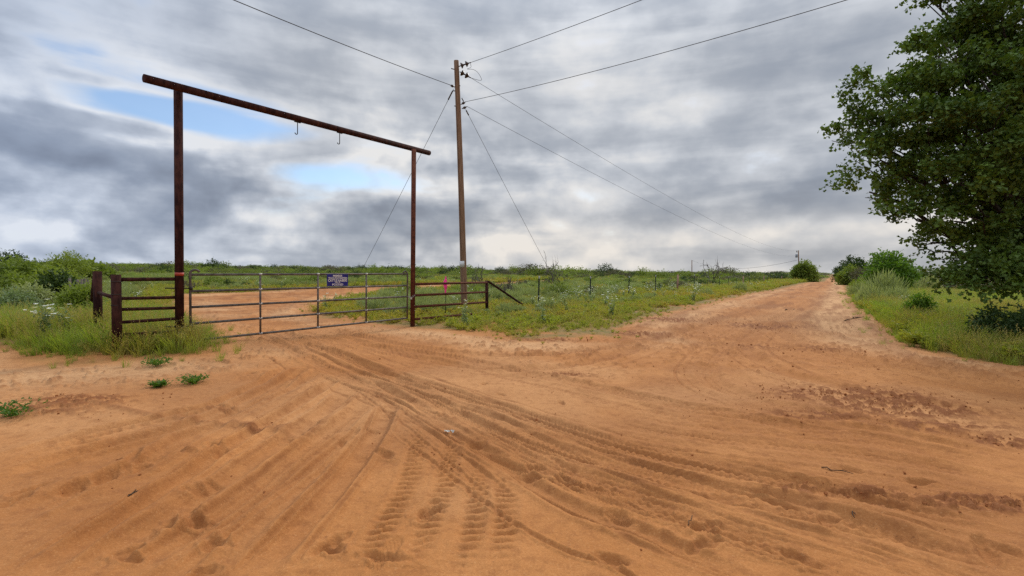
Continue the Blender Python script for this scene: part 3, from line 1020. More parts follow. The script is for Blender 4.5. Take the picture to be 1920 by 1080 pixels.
for i in range(NS - 1):
    for k in range(10):
        fs_.append((i * 10 + k, i * 10 + (k + 1) % 10, (i + 1) * 10 + (k + 1) % 10, (i + 1) * 10 + k))
b.raw(vs_, fs_)
b.build('flagging_tape', M['pink'], fl)

# ------------------------------------------------------------------ utility poles and lines
def pole_radius(t, r0, r1): return r0 + (r1 - r0) * t


YP = 21.7
pt, pb = at(855.5, 114, YP), at(871, 577, YP)
pb.z = zg1(pb.x, pb.y) - 0.3
up = thing('utility_pole', (pb.x, pb.y, zg1(pb.x, pb.y)), 'leaning brown wooden utility pole behind the red pipe panel', 'utility pole')
b = MB()
n = 24
pts, rs = [], []
for i in range(n + 1):
    t = i / n
    pts.append(lerp(pb, pt, t) + Vector((0.03 * math.sin(t * 3.1), 0, 0)))
    rs.append(0.148 - 0.040 * t)
b.tube(pts, rs, 20)
shaft = b.build('shaft', M['pole'], up)
for dx in (-0.045, 0.03, 0.075):
    b = MB()
    cpts = [lerp(pb, pt, t / 10) + Vector((dx, -0.147 + 0.04 * t / 10 + abs(dx) * 0.25, 0)) for t in range(0, 11)]
    b.tube(cpts, 0.006, 5)
    b.build('check_crack', M['iron'], shaft)


def on_pole(y):
    lo, hi = 0.0, 1.0
    for _ in range(40):
        md = (lo + hi) / 2
        q = CM.inverted() @ lerp(pb, pt, md)
        if CY + F * q.y / q.z < y: hi = md
        else: lo = md
    return lerp(pb, pt, lo)


b = MB()
q0, q1 = on_pole(501.5), on_pole(489.5)
b.tube([q0, q1], 0.150, 20)
b.build('tag_plate', M['tag'], up)


def lathe_stack(p, d, radii, name, parent, mat):
    """string of insulator discs from p along direction d: (offset, radius) profile"""
    b = MB()
    d = d.normalized()
    pts = [p + d * o for o, r in radii]
    b.tube(pts, [r for o, r in radii], 14)
    b.build(name, mat, parent)
    return pts[-1]


def cam_dir(px0, py0, px1, py1, Y0=YP, Y1=YP):
    return (at(px1, py1, Y1) - at(px0, py0, Y0))


disc = [(0.0, 0.02), (0.08, 0.02), (0.09, 0.05), (0.10, 0.13), (0.14, 0.12), (0.20, 0.05), (0.24, 0.03), (0.30, 0.03), (0.31, 0.06), (0.32, 0.13),
        (0.36, 0.12), (0.42, 0.05), (0.46, 0.025), (0.56, 0.02)]
i1 = lathe_stack(at(860.5, 124.5, YP), cam_dir(860, 125, 878, 119), disc, 'insulator', up, M['insul'])
i2 = lathe_stack(at(862, 134.5, YP), cam_dir(862, 134, 882, 145), disc, 'insulator', up, M['insul'])
small = [(0.0, 0.018), (0.06, 0.02), (0.08, 0.05), (0.13, 0.055), (0.18, 0.05), (0.20, 0.02), (0.26, 0.015)]
i3 = lathe_stack(at(864, 196, YP), cam_dir(864, 196, 872, 191.5), small, 'insulator', up, M['insul'])
i4 = lathe_stack(at(866, 204, YP), cam_dir(866, 204, 873, 201), small, 'insulator', up, M['insul'])
i5 = lathe_stack(at(853, 163.5, YP), cam_dir(853, 163.5, 840, 157.5), small, 'insulator', up, M['insul'])
for (x0, y0, x1, y1) in ((846, 128.5, 856, 131), (852, 198.5, 858, 200), (849, 170, 856, 171), (866, 184, 869, 190), (860, 160, 863, 161)):
    b = MB(); b.tube([at(x0, y0, YP), at(x1, y1, YP)], 0.022, 8); b.build('bolt', M['iron'], up)
# jumper loop between the two top strings
b = MB()
jp = [i1, at(882.5, 121, YP), at(883, 126, YP), at(876, 129.5, YP), at(886, 130, YP), at(895, 135, YP), at(902, 146, YP), at(902, 150.5, YP), at(894, 149.5, YP), i2]
sp = spline([(p.x, p.y, p.z) for p in jp], 6)
b.tube([Vector(p) for p in sp], 0.008, 6)
b.build('jumper_wire', M['wire'], up)


def wire(name, a, c, sag, r, label, cat='wire', n=28, mat=None):
    b = MB()
    a, c = Vector(a), Vector(c)
    pts = []
    for i in range(n + 1):
        t = i / n
        p = a.lerp(c, t)
        p.z -= sag * 4 * t * (1 - t)
        pts.append(p)
    b.tube(pts, r, 6)
    o = thing(name, a, label, cat)
    b.build('strand', mat or M['wire'], o)
    return o


def end_through(px, py, Y, start, f):
    """extend the sight of a wire past the frame edge"""
    q = at(px, py, Y)
    return Vector(start).lerp(q, f)


WR = 0.010
wire('overhead_wire', i5, end_through(458, -3, 13.5, i5, 1.9), 0.16, WR + 0.003, 'overhead line rising from the pole towards the upper left')
wire('overhead_wire', i1, end_through(1192, -2, 15.0, i1, 1.8), 0.10, WR, 'upper of two lines running from the pole top towards the upper right')
wire('overhead_wire', i3, end_through(1520, -1, 12.5, i3, 1.6), 0.30, WR, 'lower and longer of two lines running from the pole towards the upper right')

# far poles
YQ = 150.0
qt = at(1497, 469.5, YQ)
qb = at(1498.5, 528, YQ)
qb.z = zg1(qb.x, qb.y) - 0.4
fpole = thing('utility_pole', (qb.x, qb.y, zg1(qb.x, qb.y)), 'distant utility pole with grey transformer next to roadside tree', 'utility pole')
b = MB(); b.tube([qb, qt], [0.19, 0.14], 12); b.build('shaft', M['pole'], fpole)
tp = at(1493.5, 479.5, YQ - 0.3)
b = MB()
b.tube([tp - Vector((0, 0, 0.55)), tp - Vector((0, 0, 0.5)), tp + Vector((0, 0, 0.42)), tp + Vector((0, 0, 0.5))], [0.28, 0.33, 0.33, 0.26], 14)
b.tube([tp, Vector((qt.x, qt.y, tp.z))], 0.06, 8)
b.build('transformer', simple_mat('grey_enamel', (0.22, 0.23, 0.25), (0.30, 0.31, 0.33), 5, 0.4), fpole)
b = MB()
ip = at(1494, 471.5, YQ)
b.tube([ip - Vector((0, 0, 0.35)), ip, ip + Vector((0, 0, 0.1)), ip + Vector((0, 0, 0.3))], [0.04, 0.12, 0.13, 0.05], 10)
b.tube([ip - Vector((0, 0, 0.2)), Vector((qt.x, qt.y, ip.z - 0.2))], 0.04, 6)
b.build('insulator', M['insul'], fpole)
YQ2 = 285.0
rt = at(1297.3, 488, YQ2)
rb = at(1297.3, 522, YQ2)
rb.z = zg1(rb.x, rb.y) - 0.4
fp2 = thing('utility_pole', (rb.x, rb.y, zg1(rb.x, rb.y)), 'thin far utility pole standing in the brush beside bare grey branches', 'utility pole')
b = MB(); b.tube([rb, rt], [0.26, 0.20], 10); b.build('shaft', M['pole'], fp2)
b = MB(); b.tube([rt - Vector((0, 0, 0.1)), rt + Vector((0, 0, 0.25))], [0.12, 0.06], 8); b.build('insulator', M['insul'], fp2)
wire('overhead_wire', i2, qt + Vector((0, 0, -0.1)), 2.2, 0.008, 'upper of two lines receding right from the pole to the distant pole', n=60)
wire('overhead_wire', i4, qt + Vector((0, 0, -1.6)), 2.2, 0.008, 'lower of two lines receding right from the pole to the distant pole', n=60)
wire('overhead_wire', at(1493.5, 488, YQ), rt, 3.6, 0.035, 'sagging line between the two far poles above the brush', n=40)
# guy wires down to their anchors
ga = at(850.5, 167, YP)
gl = at(682, 499, 30.0)
gend = ga.lerp(gl, 1.0)
dv = gl - ga
gend = ga + dv * ((ga.z - zg1(gl.x, gl.y) - 0.0) / -dv.z)
gw1 = wire('guy_wire', ga, gend, 0.05, 0.009, 'guy wire slanting down left from the pole behind the gate', 'guy wire')
b = MB(); b.tube([ga.lerp(gend, 0.006), ga.lerp(gend, 0.035)], 0.032, 8); b.build('strain_insulator', M['insul'], gw1)
gb = at(873, 205, YP)
gr_ = at(1026, 498, 31.0)
dv = gr_ - gb
gend2 = gb + dv * ((gb.z - zg1(gr_.x, gr_.y)) / -dv.z)
gw2 = wire('guy_wire', gb, gend2, 0.05, 0.009, 'guy wire slanting down right from the pole towards the field', 'guy wire')
b = MB(); b.tube([gb.lerp(gend2, 0.004), gb.lerp(gend2, 0.02)], 0.03, 8); b.build('strain_insulator', M['insul'], gw2)

# ------------------------------------------------------------------ wire fence along the road
wf = thing('wire_fence', (1.25, 22.7, 0), 'barbed wire fence of dark steel and pinkish wood posts along the road', 'fence')
fx0, fy0 = 1.25, 22.7
posts = []
WOOD = {4, 10, 14, 20, 26}
for i in range(44):
    t = i * 4.95 + (rng.uniform(-0.25, 0.25) if i else 0)
    x, y = fx0 + 0.672 * t, fy0 + t
    z = zg1(x, y)
    posts.append((x, y, z))
    lean = Vector((rng.uniform(-0.04, 0.04), rng.uniform(-0.03, 0.03), 0))
    H = 1.40 + rng.uniform(-0.06, 0.06)
    b = MB()
    base = Vector((x, y, z))
    if i in WOOD:
        b.tube([base - Vector((0, 0, 0.2)), base + lean * 0.5 + Vector((0, 0, H * 0.5)), base + lean + Vector((0, 0, H + 0.14))], [0.085, 0.08, 0.075], 12)
        b.build('fence_post', M['oldpost'], wf, label='thicker pinkish wooden post')
    else:
        up_ = lean + Vector((0, 0, H))
        b.box(base + up_ * 0.5 - Vector((0, 0, 0.1)), (0.034, 0.014, 0), (-0.002, 0.005, 0), up_ * 0.5 + Vector((0, 0, 0.1)))
        b.box(base + up_ * 0.5 - Vector((0, 0, 0.1)), (0.005, -0.002, 0), (0.010, 0.024, 0), up_ * 0.497 + Vector((0, 0, 0.1)))
        po = b.build('fence_post', M['tpost'], wf, smooth=False)
        b = MB()
        tp_ = base + up_
        b.box(tp_ - Vector((0, 0, 0.03)), (0.030, 0.013, 0), (-0.005, 0.011, 0), (0, 0, 0.06))
        b.build('pale_tip', M['tag'], po, smooth=False)
for hz in (0.35, 0.62, 0.90, 1.18):
    b = MB()
    pts = [Vector((p4b.x, p4b.y, hz + 0.02))]
    for x, y, z in posts:
        if len(pts) > 1:
            mid_ = (pts[-1] + Vector((x, y, z + hz))) / 2
            mid_.z -= 0.02
            pts.append(mid_)
        pts.append(Vector((x, y, z + hz)))
    b.tube(pts, 0.0028, 4)
    b.build('barbed_wire', M['wire'], wf)
# old stays of the fence beyond the left panel
of = thing('wire_fence', (-13.0, 14.5, zg1(-13, 14.5)), 'old stick fence half hidden by bushes beyond the left pipe panel', 'fence')
for i, (px, yt, yb, Y) in enumerate(((131, 522, 548, 14.5), (146, 524, 546, 15.5), (153, 523, 545, 16), (159, 522, 545, 16.5), (165, 521, 545, 17))):
    a, c = at(px, yt, Y), at(px + rng.uniform(-1, 1), yb + 20, Y)
    c.z = zg1(c.x, c.y) - 0.1
    b = MB(); b.tube([c, a], [0.04, 0.032], 8); b.build('stake', M['deadwood'], of)
b = MB(); b.tube([at(129, 530, 14.5), at(146, 531, 15.5), at(167, 530, 17)], 0.004, 4); b.build('wire_strand', M['wire'], of)

# pale tank far off in the brush, left of the pole
YT = 118.0
tb = at(858, 513.5, YT)
tk = thing('stock_tank', (tb.x, tb.y, tb.z - 0.4), 'tiny white tank-like shape low in the far brush left of the pole', 'tank')
b = MB()
b.tube([tb + Vector((-0.55, 0, 0.05)), tb + Vector((-0.5, 0, 0.05)), tb + Vector((0.5, 0, 0.05)), tb + Vector((0.55, 0, 0.05))], [0.2, 0.32, 0.32, 0.2], 14)
b.build('shell', M['white'], tk)
b = MB()
b.box(tb + Vector((0, 0, -0.55)), (0.4, 0, 0), (0, 0.25, 0), (0, 0, 0.35))
b.build('stand', M['iron'], tk, smooth=False)

# ------------------------------------------------------------------ plants
LEAF_KITE = (np.array([(0, 0, 0), (0.28, 0.45, 0.08), (0, 1, 0), (-0.28, 0.45, 0.08)], float), [np.array([[0, 1, 2, 3]])])
LEAF_LOBED = (np.array([(0, 0, 0), (0.13, 0.40, 0.03), (0.42, 0.66, 0.12), (0, 1.05, -0.04), (-0.42, 0.66, 0.12), (-0.13, 0.40, 0.03)], float),
              [np.array([[0, 1, 5]]), np.array([[1, 2, 3, 4, 5]])])
LEAF_PINNATE = (np.array([(0, 0, 0), (0.10, 0.2, 0.03), (0.13, 0.6, 0.0), (0, 1, -0.10), (-0.13, 0.6, 0.0), (-0.10, 0.2, 0.03)], float),
                [np.array([[0, 1, 2, 3, 4, 5]])])


def unit(v):
    return v / np.maximum(np.linalg.norm(v, axis=-1, keepdims=True), 1e-9)


def leaf_arrays(P, D, U, S, leaf):
    """P positions, D pointing directions, U facing directions, S sizes"""
    T, FL = leaf
    D = unit(D)
    U = unit(U - D * (U * D).sum(-1, keepdims=True))
    W = np.cross(D, U)
    n, k = len(P), len(T)
    V = P[:, None] + S[:, None, None] * (T[None, :, 0, None] * W[:, None] + T[None, :, 1, None] * D[:, None] + T[None, :, 2, None] * U[:, None])
    offs = (np.arange(n) * k)[:, None, None]
    return V.reshape(-1, 3), [(f[None] + offs).reshape(-1, f.shape[1]) for f in FL]


def merge(parts):
    V, FL, o = [], {}, 0
    for v, fl in parts:
        V.append(v)
        for f in fl:
            FL.setdefault(f.shape[1], []).append(f + o)
        o += len(v)
    return np.concatenate(V), [np.concatenate(f) for f in FL.values()]


def blade_arrays(r, n, spread, hmin, hmax, width, lean, curl=0.5, seed_heads=0):
    """n narrow bent blades growing from a small disc"""
    a = r.uniform(0, 2 * math.pi, n)
    q = np.sqrt(r.uniform(0, 1, n)) * spread
    base = np.stack([q * np.cos(a), q * np.sin(a), np.full(n, -0.02)], 1)
    h = r.uniform(hmin, hmax, n)
    b = a + r.normal(0, 0.8, n)
    out = np.stack([np.cos(b), np.sin(b), np.zeros(n)], 1)
    ln = r.uniform(0.2, 1.0, n) * lean
    w = np.stack([-np.sin(b + 0.6), np.cos(b + 0.6), np.zeros(n)], 1) * width
    V = []
    for t, ww in ((0, 1.0), (0.38, 0.9), (0.75, 0.6)):
        c = base + out * (ln * h * (t ** 1.8))[:, None] + np.array((0, 0, 1.0)) * (h * (t - curl * ln * t * t * 0.5))[:, None]
        V += [c - w * ww, c + w * ww]
    tip = base + out * (ln * h * 1.15)[:, None] + np.array((0, 0, 1.0)) * (h * (1 - curl * ln * 0.62))[:, None]
    V.append(tip)
    V = np.stack(V, 1).reshape(-1, 3)
    o = (np.arange(n) * 7)[:, None]
    quads = np.concatenate([np.array([[0, 1, 3, 2]]) + o, np.array([[2, 3, 5, 4]]) + o])
    tri = np.array([[4, 5, 6]]) + o
    parts = [(V, [quads, tri])]
    if seed_heads:
        pick = r.choice(n, seed_heads, replace=False)
        P = np.repeat(tip[pick], 5, 0) + r.normal(0, 0.008, (seed_heads * 5, 3)) - np.array((0, 0, 1.0)) * np.tile(np.linspace(0, 0.09, 5), seed_heads)[:, None]
        D = r.normal(0, 0.5, P.shape) + (0, 0, 1)
        parts.append(leaf_arrays(P, D, r.normal(0, 1, P.shape), np.full(len(P), 0.028), LEAF_KITE))
    return merge(parts)


def proto_obj(coll, name, V, FL, mat):
    me = mesh_arrays(name, V, FL, mat)
    o = bpy.data.objects.new(name, me)
    coll.objects.link(o)
    return o


def proto_coll(name):
    return bpy.data.collections.new(name)


def scatter_group(coll):
    gname = 'scatter_' + coll.name
    t = bpy.data.node_groups.new(gname, 'GeometryNodeTree')
    t.interface.new_socket('Geometry', in_out='INPUT', socket_type='NodeSocketGeometry')
    t.interface.new_socket('Geometry', in_out='OUTPUT', socket_type='NodeSocketGeometry')
    N, L = t.nodes, t.links
    gi, go = N.new('NodeGroupInput'), N.new('NodeGroupOutput')
    ci = N.new('GeometryNodeCollectionInfo')
    ci.inputs['Collection'].default_value = coll
    ci.inputs['Separate Children'].default_value = True
    ci.inputs['Reset Children'].default_value = True
    ip = N.new('GeometryNodeInstanceOnPoints')
    ip.inputs['Pick Instance'].default_value = True

    def attr(nm, typ):
        a = N.new('GeometryNodeInputNamedAttribute')
        a.data_type = typ
        a.inputs['Name'].default_value = nm
        return a.outputs[0]
    e2r = N.new('FunctionNodeEulerToRotation')
    L.new(attr('rot', 'FLOAT_VECTOR'), e2r.inputs[0])
    L.new(gi.outputs[0], ip.inputs['Points'])
    L.new(ci.outputs[0], ip.inputs['Instance'])
    L.new(attr('pick', 'INT'), ip.inputs['Instance Index'])
    L.new(e2r.outputs[0], ip.inputs['Rotation'])
    L.new(attr('size', 'FLOAT_VECTOR'), ip.inputs['Scale'])
    L.new(ip.outputs[0], go.inputs[0])
    return t


def scatter(name, coll, P, pick, size, tint, label, cat, zoff=0.0, tilt=0.12):
    n = len(P)
    me = bpy.data.meshes.new(name)
    me.vertices.add(n)
    z = zg(P[:, 0], P[:, 1]) + zoff
    me.vertices.foreach_set('co', np.column_stack([P[:, 0], P[:, 1], z]).astype(np.float32).ravel())
    if np.ndim(size) == 1:
        size = np.stack([size] * 3, 1)
    rot = np.stack([rng.normal(0, tilt, n), rng.normal(0, tilt, n), rng.uniform(0, 6.283, n)], 1)
    for nm, ty, fld, arr in (('rot', 'FLOAT_VECTOR', 'vector', rot), ('size', 'FLOAT_VECTOR', 'vector', size),
                             ('pick', 'INT', 'value', pick), ('tint', 'FLOAT', 'value', tint)):
        a = me.attributes.new(nm, ty, 'POINT')
        a.data.foreach_set(fld, np.asarray(arr, np.int32 if ty == 'INT' else np.float32).ravel())
    o = link(name, me, label=label, cat=cat, kind='stuff')
    md = o.modifiers.new('scatter', 'NODES')
    md.node_group = scatter_group(coll)
    print(name, n)
    return o


def cand(n, x0, x1, y0, y1):
    return np.column_stack([rng.uniform(x0, x1, n), rng.uniform(y0, y1, n)])


def polar_cand(n, r0, r1, a0=-54, a1=54, power=1.0):
    """random ground points inside an annulus; power < 1 crowds them towards the near side"""
    r = (r0 ** (2 * power) + rng.uniform(0, 1, n) * (r1 ** (2 * power) - r0 ** (2 * power))) ** (1 / (2 * power))
    a = np.radians(rng.uniform(a0, a1, n))
    return np.column_stack([r * np.sin(a), r * np.cos(a)])


def road_off(P):
    return P @ RN, P @ RD


rp_ = np.random.default_rng(3)
# tufts of tall grass: 0-3 green, 4-5 seeding
tall = proto_coll('tall_tufts')
for i in range(4):
    V, FL = blade_arrays(rp_, 34, 0.12, 0.20, 0.62, 0.0055, 0.9)
    proto_obj(tall, 'tuft_a%d' % i, V, FL, M['grass'])
for i in range(2):
    V, FL = blade_arrays(rp_, 22, 0.10, 0.34, 0.62, 0.0026, 0.6, 0.5, 14)
    proto_obj(tall, 'tuft_b%d' % i, V, FL, M['grass_dry'])


def weed_arrays(r, n, rad, h, ls):
    """low spreading weed: leafy stems"""
    parts = []
    for s in range(n):
        a = r.uniform(0, 6.283)
        L = r.uniform(0.4, 1.0) * rad
        m = r.integers(6, 10)
        t = np.linspace(0.15, 1, m)
        hh = h * r.uniform(0.3, 1.0)
        C = np.stack([np.cos(a) * L * t, np.sin(a) * L * t, hh * np.sin(t * 1.9)], 1)
        P = C + r.normal(0, 0.012, C.shape)
        D = np.stack([np.cos(a + r.normal(0, 1.1, m)), np.sin(a + r.normal(0, 1.1, m)), r.uniform(0.1, 0.9, m)], 1)
        parts.append(leaf_arrays(P, D, r.normal(0, 0.5, P.shape) + (0, 0, 1), r.uniform(0.7, 1.3, m) * ls, LEAF_KITE))
    return merge(parts)


low = proto_coll('low_weeds')
for i in range(3):
    V, FL = weed_arrays(rp_, 16, 0.16, 0.16, 0.05)
    proto_obj(low, 'weed_a%d' % i, V, FL, M['weed'])
for i in range(2):
    V, FL = blade_arrays(rp_, 24, 0.10, 0.10, 0.26, 0.0045, 0.9)
    proto_obj(low, 'weed_b%d' % i, V, FL, M['weed'])
V, FL = blade_arrays(rp_, 20, 0.10, 0.14, 0.30, 0.0032, 0.7, 0.5, 10)
proto_obj(low, 'weed_c0', V, FL, M['grass_dry'])


def sage_arrays(r, n=420, rad=0.5, h=0.75):
    """dense bush of fine upright twiglets clothed in thread leaves"""
    a = r.uniform(0, 6.283, n)
    ph = np.arccos(r.uniform(0.12, 1.0, n))
    rr_ = r.uniform(0.45, 1.0, n) ** 0.6
    lump = 1 + 0.22 * np.sin(a * 3 + r.uniform(0, 6)) * np.sin(ph * 2)
    P = np.stack([np.cos(a) * np.sin(ph) * rad, np.sin(a) * np.sin(ph) * rad, np.cos(ph) * h * 0.72], 1) * (rr_ * lump)[:, None]
    D = np.stack([np.cos(a) * np.sin(ph) * 0.6, np.sin(a) * np.sin(ph) * 0.6, np.full(n, 1.0)], 1) + r.normal(0, 0.25, (n, 3))
    T = (np.array([(0, 0, 0), (0.055, 0.4, 0.03), (0, 1, 0), (-0.055, 0.4, 0.03)], float), [np.array([[0, 1, 2, 3]])])
    return leaf_arrays(P, D, r.normal(0, 1, P.shape), r.uniform(0.6, 1.25, n) * 0.24 * h / 0.75, T)


sage = proto_coll('sage_bushes')
for i in range(4):
    V, FL = sage_arrays(rp_, 520)
    proto_obj(sage, 'sage_a%d' % i, V, FL, M['sage'])


def flower_arrays(r, stems=4, h=0.8, heads=7):
    """branching grey-green herb; returns leaf part and white flower part"""
    lp_, fp_ = [], []
    for s in range(stems):
        a = r.uniform(0, 6.283)
        ln = r.uniform(0.05, 0.4)
        H = h * r.uniform(0.7, 1.1)
        t = np.linspace(0.05, 1, 16)
        C = np.stack([np.cos(a) * ln * H * t ** 1.5, np.sin(a) * ln * H * t ** 1.5, H * t], 1)
        b = r.uniform(0, 6.283, 16)
        D = np.stack([np.cos(b), np.sin(b), r.uniform(0.2, 0.9, 16)], 1)
        lp_.append(leaf_arrays(C, D, r.normal(0, 0.4, C.shape) + (0, 0, 1), np.linspace(0.13, 0.05, 16), LEAF_LOBED))
        st = np.concatenate([C + (0.004, 0, 0), C - (0.004, 0, 0)])
        i = np.arange(15)
        lp_.append((st, [np.stack([i, i + 1, i + 17, i + 16], 1)]))
        tip = C[-1]
        for q in range(max(1, heads // stems)):
            c = tip + r.normal(0, 0.07, 3) * (1, 1, 0.8)
            m = 7
            bb = np.arange(m) * 6.283 / m + r.uniform(0, 1)
            tl = r.normal(0, 0.35, 3)
            D = np.stack([np.cos(bb), np.sin(bb), np.full(m, 0.45)], 1) + tl
            fp_.append(leaf_arrays(np.repeat(c[None], m, 0), D, np.tile(np.array([[0, 0, 1.0]]) + tl * 0.5, (m, 1)), np.full(m, 0.05),
                                   (LEAF_KITE[0] * (1.7, 1, 1), LEAF_KITE[1])))
    return merge(lp_), merge(fp_)


flow = proto_coll('white_flowers')
for i in range(3):
    (V, FL), (V2, FL2) = flower_arrays(rp_, 4, 0.72, 8)
    o = proto_obj(flow, 'flower_a%d' % i, *merge([(V, FL), (V2, FL2)]), M['herb'])
    o.data.materials.append(M['petal'])
    nv = len(V)
    mi = np.array([1 if p.vertices[0] >= nv else 0 for p in o.data.polygons], np.int32)
    o.data.polygons.foreach_set('material_index', mi)


def crown_arrays(r, lobes, n, size, leaf, droop=0.15, spray=9, shell=0.55, up=0.6, reach=(1.5, 3.2), tufts=0):
    """leaf sprays spread through ellipsoidal clumps; lobes: (centre, radii)"""
    vol = np.array([rx * ry * rz for c, (rx, ry, rz) in lobes]) ** 0.75
    cnt = np.maximum(1, (n / spray * vol / vol.sum()).astype(int))
    out = []
    for (c, rad), m in zip(lobes, cnt):
        d = unit(r.normal(0, 1, (m, 3)))
        q = shell + (1 - shell) * r.uniform(0, 1, m) ** 0.8
        if tufts:
            cd = unit(r.normal(0, 1, (tufts, 3)) + np.array((0, 0, 0.25)))
            cq = r.uniform(shell, 1.0, tufts)
            w = r.integers(0, tufts, m)
            off = r.normal(0, 0.135, (m, 3)) * np.array((1.3, 1.3, 0.6))
            pp = cd[w] * cq[w][:, None] + off
            q = np.linalg.norm(pp, axis=1)
            d = unit(pp)
        bumpy = 1 + 0.32 * (vnoise(d[:, 0] * 2.6 + c[0], d[:, 1] * 2.6 + d[:, 2] * 3.1 + c[2], 5) - 0.5) * 2
        P0 = np.array(c) + d * np.array(rad) * (q * bumpy)[:, None]
        hd = unit(d + r.normal(0, 0.45, d.shape) - np.array((0, 0, droop)))
        L = r.uniform(*reach, m) * size
        t = np.linspace(0, 1, spray)
        P = P0[:, None] + hd[:, None] * (L[:, None] * t)[:, :, None] + r.normal(0, 0.4 * size, (m, spray, 3))
        P[:, :, 2] -= droop * (L[:, None] * t) ** 2
        D = hd[:, None] * 0.7 + r.normal(0, 0.75, (m, spray, 3))
        U = r.normal(0, 0.55, (m, spray, 3)) + np.array((0, 0, up))
        S = r.uniform(0.65, 1.25, (m, spray)) * size
        out.append(leaf_arrays(P.reshape(-1, 3), D.reshape(-1, 3), U.reshape(-1, 3), S.ravel(), leaf))
    return merge(out)


def limb(b, r, p0, p1, r0, r1, n=6, wig=0.12, sides=8, up=0.0):
    p0, p1 = Vector(p0), Vector(p1)
    L = (p1 - p0).length
    pts, rs = [], []
    for i in range(n + 1):
        t = i / n
        w = math.sin(math.pi * t) * wig * L
        p = p0.lerp(p1, t) + Vector(r.normal(0, 0.4, 3)) * w + Vector((0, 0, up * L * math.sin(math.pi * t)))
        pts.append(p)
        rs.append(r0 + (r1 - r0) * t)
    b.tube(pts, rs, sides)
    return pts


def make_tree(name, base, label, cat, lobes, n, size, leaf, mat, trunk_r=0.12, fork=0.35, seed=1, bark='bark', group=None, stems=1, **kw):
    r = np.random.default_rng(seed)
    base = Vector(base)
    t = thing(name, base, label, cat, group)
    ctr = np.mean([c for c, _ in lobes], 0)
    b = MB()
    for s in range(stems):
        off = Vector((r.normal(0, 0.12 * (stems > 1)), r.normal(0, 0.12 * (stems > 1)), 0))
        fk = base.lerp(Vector(ctr), fork) + off * 2
        limb(b, r, base + off - Vector((0, 0, 0.2)), fk, trunk_r, trunk_r * 0.7, 5, 0.06, 9)
        for i, (c, rad) in enumerate(lobes):
            if i % stems != s:
                continue
            pts = limb(b, r, fk, c, trunk_r * 0.26, trunk_r * 0.05, 6, 0.12, 6, 0.05)
            for q in range(3):
                d = unit(r.normal(0, 1, 3)) * np.array(rad) * 0.85
                limb(b, r, pts[3 + q % 3], Vector(c) + Vector(d), trunk_r * 0.07, trunk_r * 0.02, 4, 0.12, 5)
    b.build('trunk', M[bark], t)
    V, FL = crown_arrays(r, lobes, n, size, leaf, **kw)
    V = V - np.array(base)
    me = mesh_arrays('crown', V, FL, mat)
    link('crown', me, t)
    return t


def random_lobes(seed, base, w, h, k, low=0.35, flat=0.7):
    """clumps that fill a rounded crown of width w and top height h over base"""
    r = np.random.default_rng(seed)
    out = []
    for i in range(k):
        a = r.uniform(0, 6.283)
        q = math.sqrt(r.uniform(0, 1)) * 0.36 * w
        zz = h * (low + (0.82 - low) * r.uniform(0, 1) * (1 - 0.5 * (q / (0.36 * w)) ** 2))
        rr_ = w * r.uniform(0.16, 0.26)
        out.append((np.array(base) + np.array((q * math.cos(a), q * math.sin(a), zz)), (rr_, rr_, rr_ * flat)))
    out.append((np.array(base) + np.array((0, 0, h * 0.80)), (w * 0.24, w * 0.24, h * 0.2)))
    return out


def px_w(px, Y):
    return px * Y / F


def tree_at(name, px, ytop, Y, wpx, label, cat, mat, k=9, n=5000, size=0.12, leaf=LEAF_PINNATE, seed=1, low=0.3, trunk_r=0.1, **kw):
    tp = at(px, ytop, Y)
    z = zg1(tp.x, tp.y)
    base = (tp.x, tp.y, z)
    return make_tree(name, base, label, cat, random_lobes(seed, base, px_w(wpx, Y), tp.z - z, k, low), n, size, leaf, M[mat], trunk_r, seed=seed, **kw)


